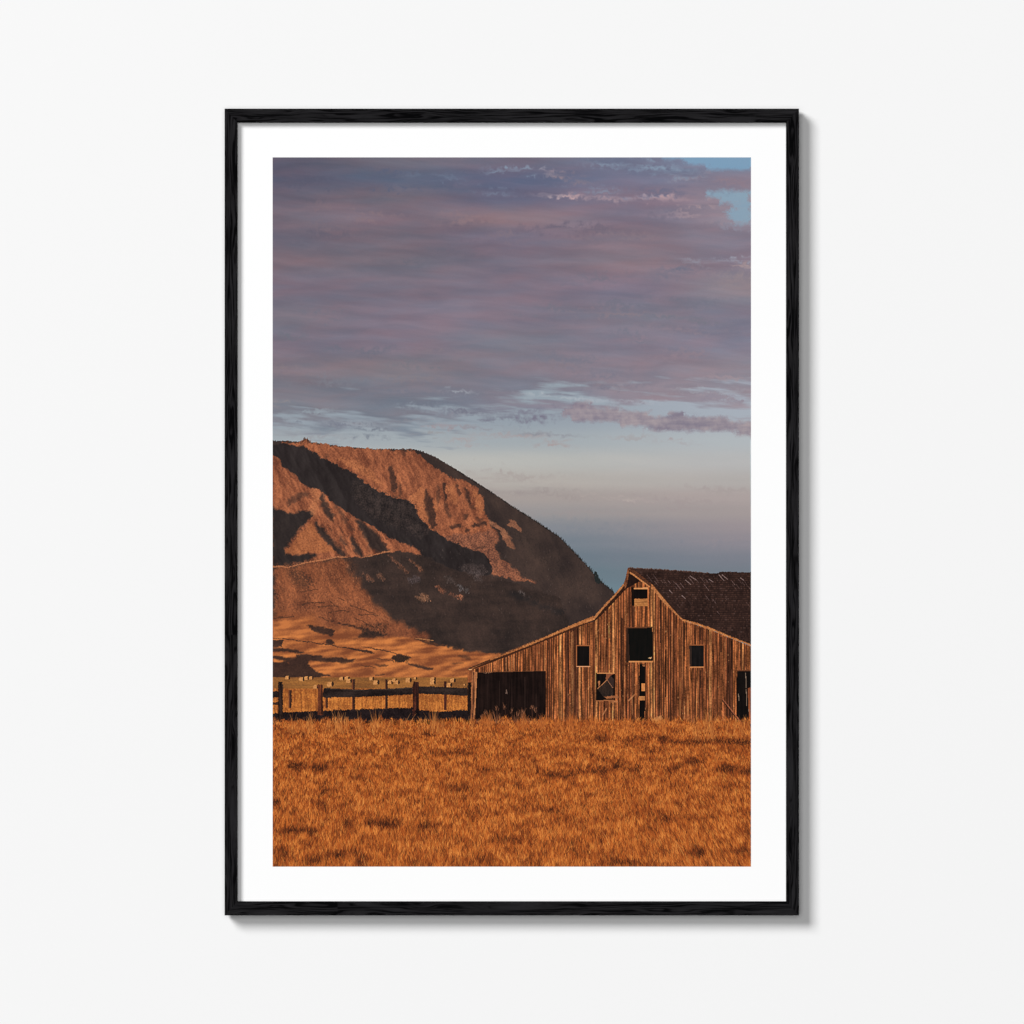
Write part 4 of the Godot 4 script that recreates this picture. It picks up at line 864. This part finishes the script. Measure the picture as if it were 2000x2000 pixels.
# A mitred rail. Its length runs along x, the outer edge is at y = 0 and the opening side at y = -wide; cut is the width of the rails it meets.
func rail_mesh(length: float, wide: float, cut: float, start: float) -> ArrayMesh:
	var st := SurfaceTool.new()
	st.begin(Mesh.PRIMITIVE_TRIANGLES)
	var e := 0.0005
	var d := FRAME_DEPTH
	var outline := [Vector2(0, 0), Vector2(0, d - e), Vector2(e * 0.3, d - e * 0.3), Vector2(e, d), Vector2(wide - e, d), Vector2(wide - e * 0.3, d - e * 0.3), Vector2(wide, d - e), Vector2(wide, 0)]
	var run := 0.0
	var gap := 0.00001
	for k in outline.size():
		var a: Vector2 = outline[k]
		var b: Vector2 = outline[(k + 1) % outline.size()]
		var step := (b - a).length()
		var ea := length * 0.5 - a.x / wide * cut - gap
		var eb := length * 0.5 - b.x / wide * cut - gap
		var v0 := run / 0.05
		var v1 := (run + step) / 0.05
		quad(st, [Vector3(-ea, -a.x, a.y), Vector3(ea, -a.x, a.y), Vector3(eb, -b.x, b.y), Vector3(-eb, -b.x, b.y)], [Vector2(start - ea, v0), Vector2(start + ea, v0), Vector2(start + eb, v1), Vector2(start - eb, v1)])
		run += step
	for side in [-1.0, 1.0]:
		for k in range(1, outline.size() - 1):
			var t := []
			for j in [0, k, k + 1]:
				var o: Vector2 = outline[j]
				t.append(Vector3(side * (length * 0.5 - o.x / wide * cut - gap), -o.x, o.y))
			if side > 0.0:
				t.reverse()
			var n: Vector3 = (t[2] - t[0]).cross(t[1] - t[0]).normalized()
			for p in t:
				st.set_normal(n)
				st.set_uv(Vector2(p.x, p.z) * 4.0)
				st.add_vertex(p)
	return st.commit()


func black_wood() -> StandardMaterial3D:
	# open-grained wood under black stain: streaks along the length
	var w := 2048
	var h := 256
	var stain := Image.create(w, h, false, Image.FORMAT_RGB8)
	var relief := Image.create(w, h, false, Image.FORMAT_L8)
	var n := FastNoiseLite.new()
	n.seed = 91
	n.frequency = 1.0
	n.fractal_octaves = 3
	for y in h:
		for x in w:
			var sway := n.get_noise_2d(x * 0.0035, y * 0.012 + 50.0)
			var s := n.get_noise_2d(x * 0.0055, y * 0.085 + sway * 3.2)
			var f := n.get_noise_2d(x * 0.03 + 300.0, y * 0.35)
			var t := clampf(0.5 + 0.95 * s + 0.25 * f, 0.0, 1.0)
			var pore := clampf((0.42 - t) * 5.0, 0.0, 1.0)
			stain.set_pixel(x, y, Color(0.062, 0.058, 0.064).lerp(Color(0.135, 0.132, 0.138), t).lerp(Color(0.018, 0.016, 0.020), pore))
			relief.set_pixel(x, y, Color.WHITE * (1.0 - pore))
	var m := StandardMaterial3D.new()
	m.albedo_texture = ImageTexture.create_from_image(stain)
	m.heightmap_enabled = true
	m.heightmap_texture = ImageTexture.create_from_image(relief)
	m.heightmap_scale = 0.015
	m.roughness = 0.85
	m.metallic_specular = 0.12
	return m


func plain(colour: Color, rough: float, specular: float) -> StandardMaterial3D:
	var m := StandardMaterial3D.new()
	m.albedo_color = colour
	m.roughness = rough
	m.metallic_specular = specular
	return m


func grey(linear_value: float) -> Color:
	return Color(linear_value, linear_value, linear_value).linear_to_srgb()


func lamp(called: String, from: Vector3, size: Vector2, energy: float, colour: Color) -> void:
	var l := AreaLight3D.new()
	l.name = called
	l.area_size = size
	l.light_energy = energy
	l.light_color = colour
	l.shadow_enabled = true
	l.area_range = 80.0
	add_child(l)
	l.look_at_from_position(from, Vector3.ZERO, Vector3.UP)


func _ready() -> void:
	# camera: square on to the wall
	var cam := Camera3D.new()
	cam.name = "camera"
	add_child(cam)
	cam.position = Vector3(0, 0, 8.0)
	cam.fov = rad_to_deg(2.0 * atan(0.5 / (8.0 - 0.016)))
	cam.far = 100.0
	cam.current = true
	var env := Environment.new()
	env.background_mode = Environment.BG_COLOR
	env.background_color = Color.BLACK
	env.tonemap_mode = Environment.TONE_MAPPER_LINEAR
	env.tonemap_exposure = 1.0
	env.sdfgi_enabled = true
	env.ssao_enabled = true
	env.ssil_enabled = true
	var around := WorldEnvironment.new()
	around.name = "surroundings"
	around.environment = env
	add_child(around)
	# a large soft lamp high on the left, and a wide even one straight ahead
	lamp("key_softbox", Vector3(-0.75, 0.65, 1.0).normalized() * 45.0, Vector2(15.75, 15.75), 2095.0, Color(1, 1, 1))
	lamp("fill_softbox", Vector3(-0.4, 0.3, 16.0), Vector2(7.5, 7.5), 108.0, Color(1, 1, 1))

	# the wall
	var wall := MeshInstance3D.new()
	wall.name = "wall"
	var slab := BoxMesh.new()
	slab.size = Vector3(7.0, 5.0, 0.12)
	wall.mesh = slab
	wall.material_override = plain(grey(0.84), 0.95, 0.05)
	wall.position = Vector3(0, 0, -0.06)
	wall.set_meta("kind", "structure")
	add_child(wall)

	# the framed print: hangs on the wall, held off by four bumpers
	var left := 439.0
	var top := 212.6
	var right := 1560.2
	var bottom := 1787.5
	var side_wide := 24.7 * UNIT
	var level_wide := 26.8 * UNIT
	var framed := Node3D.new()
	framed.name = "framed_print"
	framed.position = place((left + right) * 0.5, bottom)
	framed.set_meta("label", "black wooden picture frame with a white-bordered print of a weathered barn below a sunlit mountain")
	framed.set_meta("category", "picture frame")
	add_child(framed)
	var base := framed.position
	var wood := black_wood()
	var across := (right - left) * UNIT
	var down := (bottom - top) * UNIT
	for r in [[place((left + right) * 0.5, top), 0.0, across, level_wide, side_wide, 0.31], [place((left + right) * 0.5, bottom), PI, across, level_wide, side_wide, 0.83], [place(left, (top + bottom) * 0.5), PI / 2.0, down, side_wide, level_wide, 0.12], [place(right, (top + bottom) * 0.5), -PI / 2.0, down, side_wide, level_wide, 0.57]]:
		var o := part("frame_rail", rail_mesh(r[2], r[3], r[4], r[5]), wood, framed)
		o.position = r[0] - base + Vector3(0, 0, STANDOFF)
		o.rotation.z = r[1]
	var front := STANDOFF + FRAME_DEPTH - RECESS
	var sheet_box := BoxMesh.new()
	sheet_box.size = Vector3(across - side_wide * 2.0 + 0.006, down - level_wide * 2.0 + 0.006, 0.0006)
	var sheet_size := Vector2(sheet_box.size.x, sheet_box.size.y)
	sheet_box.size = Vector3(sheet_size.x - 0.0062, sheet_size.y - 0.0062, 0.0006)
	var middle := place((left + right) * 0.5, (top + bottom) * 0.5) - base
	var sheet := part("paper_sheet", sheet_box, plain(grey(0.90), 0.9, 0.05), framed)
	sheet.position = middle + Vector3(0, 0, front - 0.0003)
	sheet.set_meta("label", "white paper with a wide blank border round the printed picture")
	var face := SurfaceTool.new()
	face.begin(Mesh.PRIMITIVE_TRIANGLES)
	var hw := PRINT_WIDE * UNIT * 0.5
	var hh := PRINT_HIGH * UNIT * 0.5
	quad(face, [Vector3(-hw, hh, 0), Vector3(hw, hh, 0), Vector3(hw, -hh, 0), Vector3(-hw, -hh, 0)], [Vector2(0, 0), Vector2(1, 0), Vector2(1, 1), Vector2(0, 1)])
	var ink_layer := plain(grey(0.90), 0.9, 0.05)
	ink_layer.albedo_texture = printed_picture()
	ink_layer.texture_repeat = false
	var picture := part("printed_picture", face.commit(), ink_layer, sheet)
	picture.position = place(PRINT_LEFT + PRINT_WIDE * 0.5, PRINT_TOP + PRINT_HIGH * 0.5) - base - sheet.position
	picture.position.z = 0.0003 + 0.00012
	picture.set_meta("label", "printed photograph of an old plank barn, golden grass and a mountain under purple cloud")
	var board := BoxMesh.new()
	board.size = Vector3(sheet_size.x - 0.0062, sheet_size.y - 0.0062, 0.003)
	var back := part("backing_board", board, plain(Color(0.42, 0.30, 0.20), 0.9, 0.1), framed)
	back.position = middle + Vector3(0, 0, front - 0.0006 - 0.0016)
	var felt := CylinderMesh.new()
	felt.top_radius = 0.005
	felt.bottom_radius = 0.005
	felt.height = STANDOFF
	felt.radial_segments = 16
	felt.rings = 1
	var felt_look := plain(Color(0.16, 0.16, 0.16), 1.0, 0.1)
	for sx in [-1.0, 1.0]:
		for sy in [-1.0, 1.0]:
			var b := part("bumper", felt, felt_look, framed)
			b.rotation.x = PI / 2.0
			b.position = middle + Vector3(sx * (across * 0.5 - 0.0064), sy * (down * 0.5 - 0.0068), STANDOFF * 0.5)
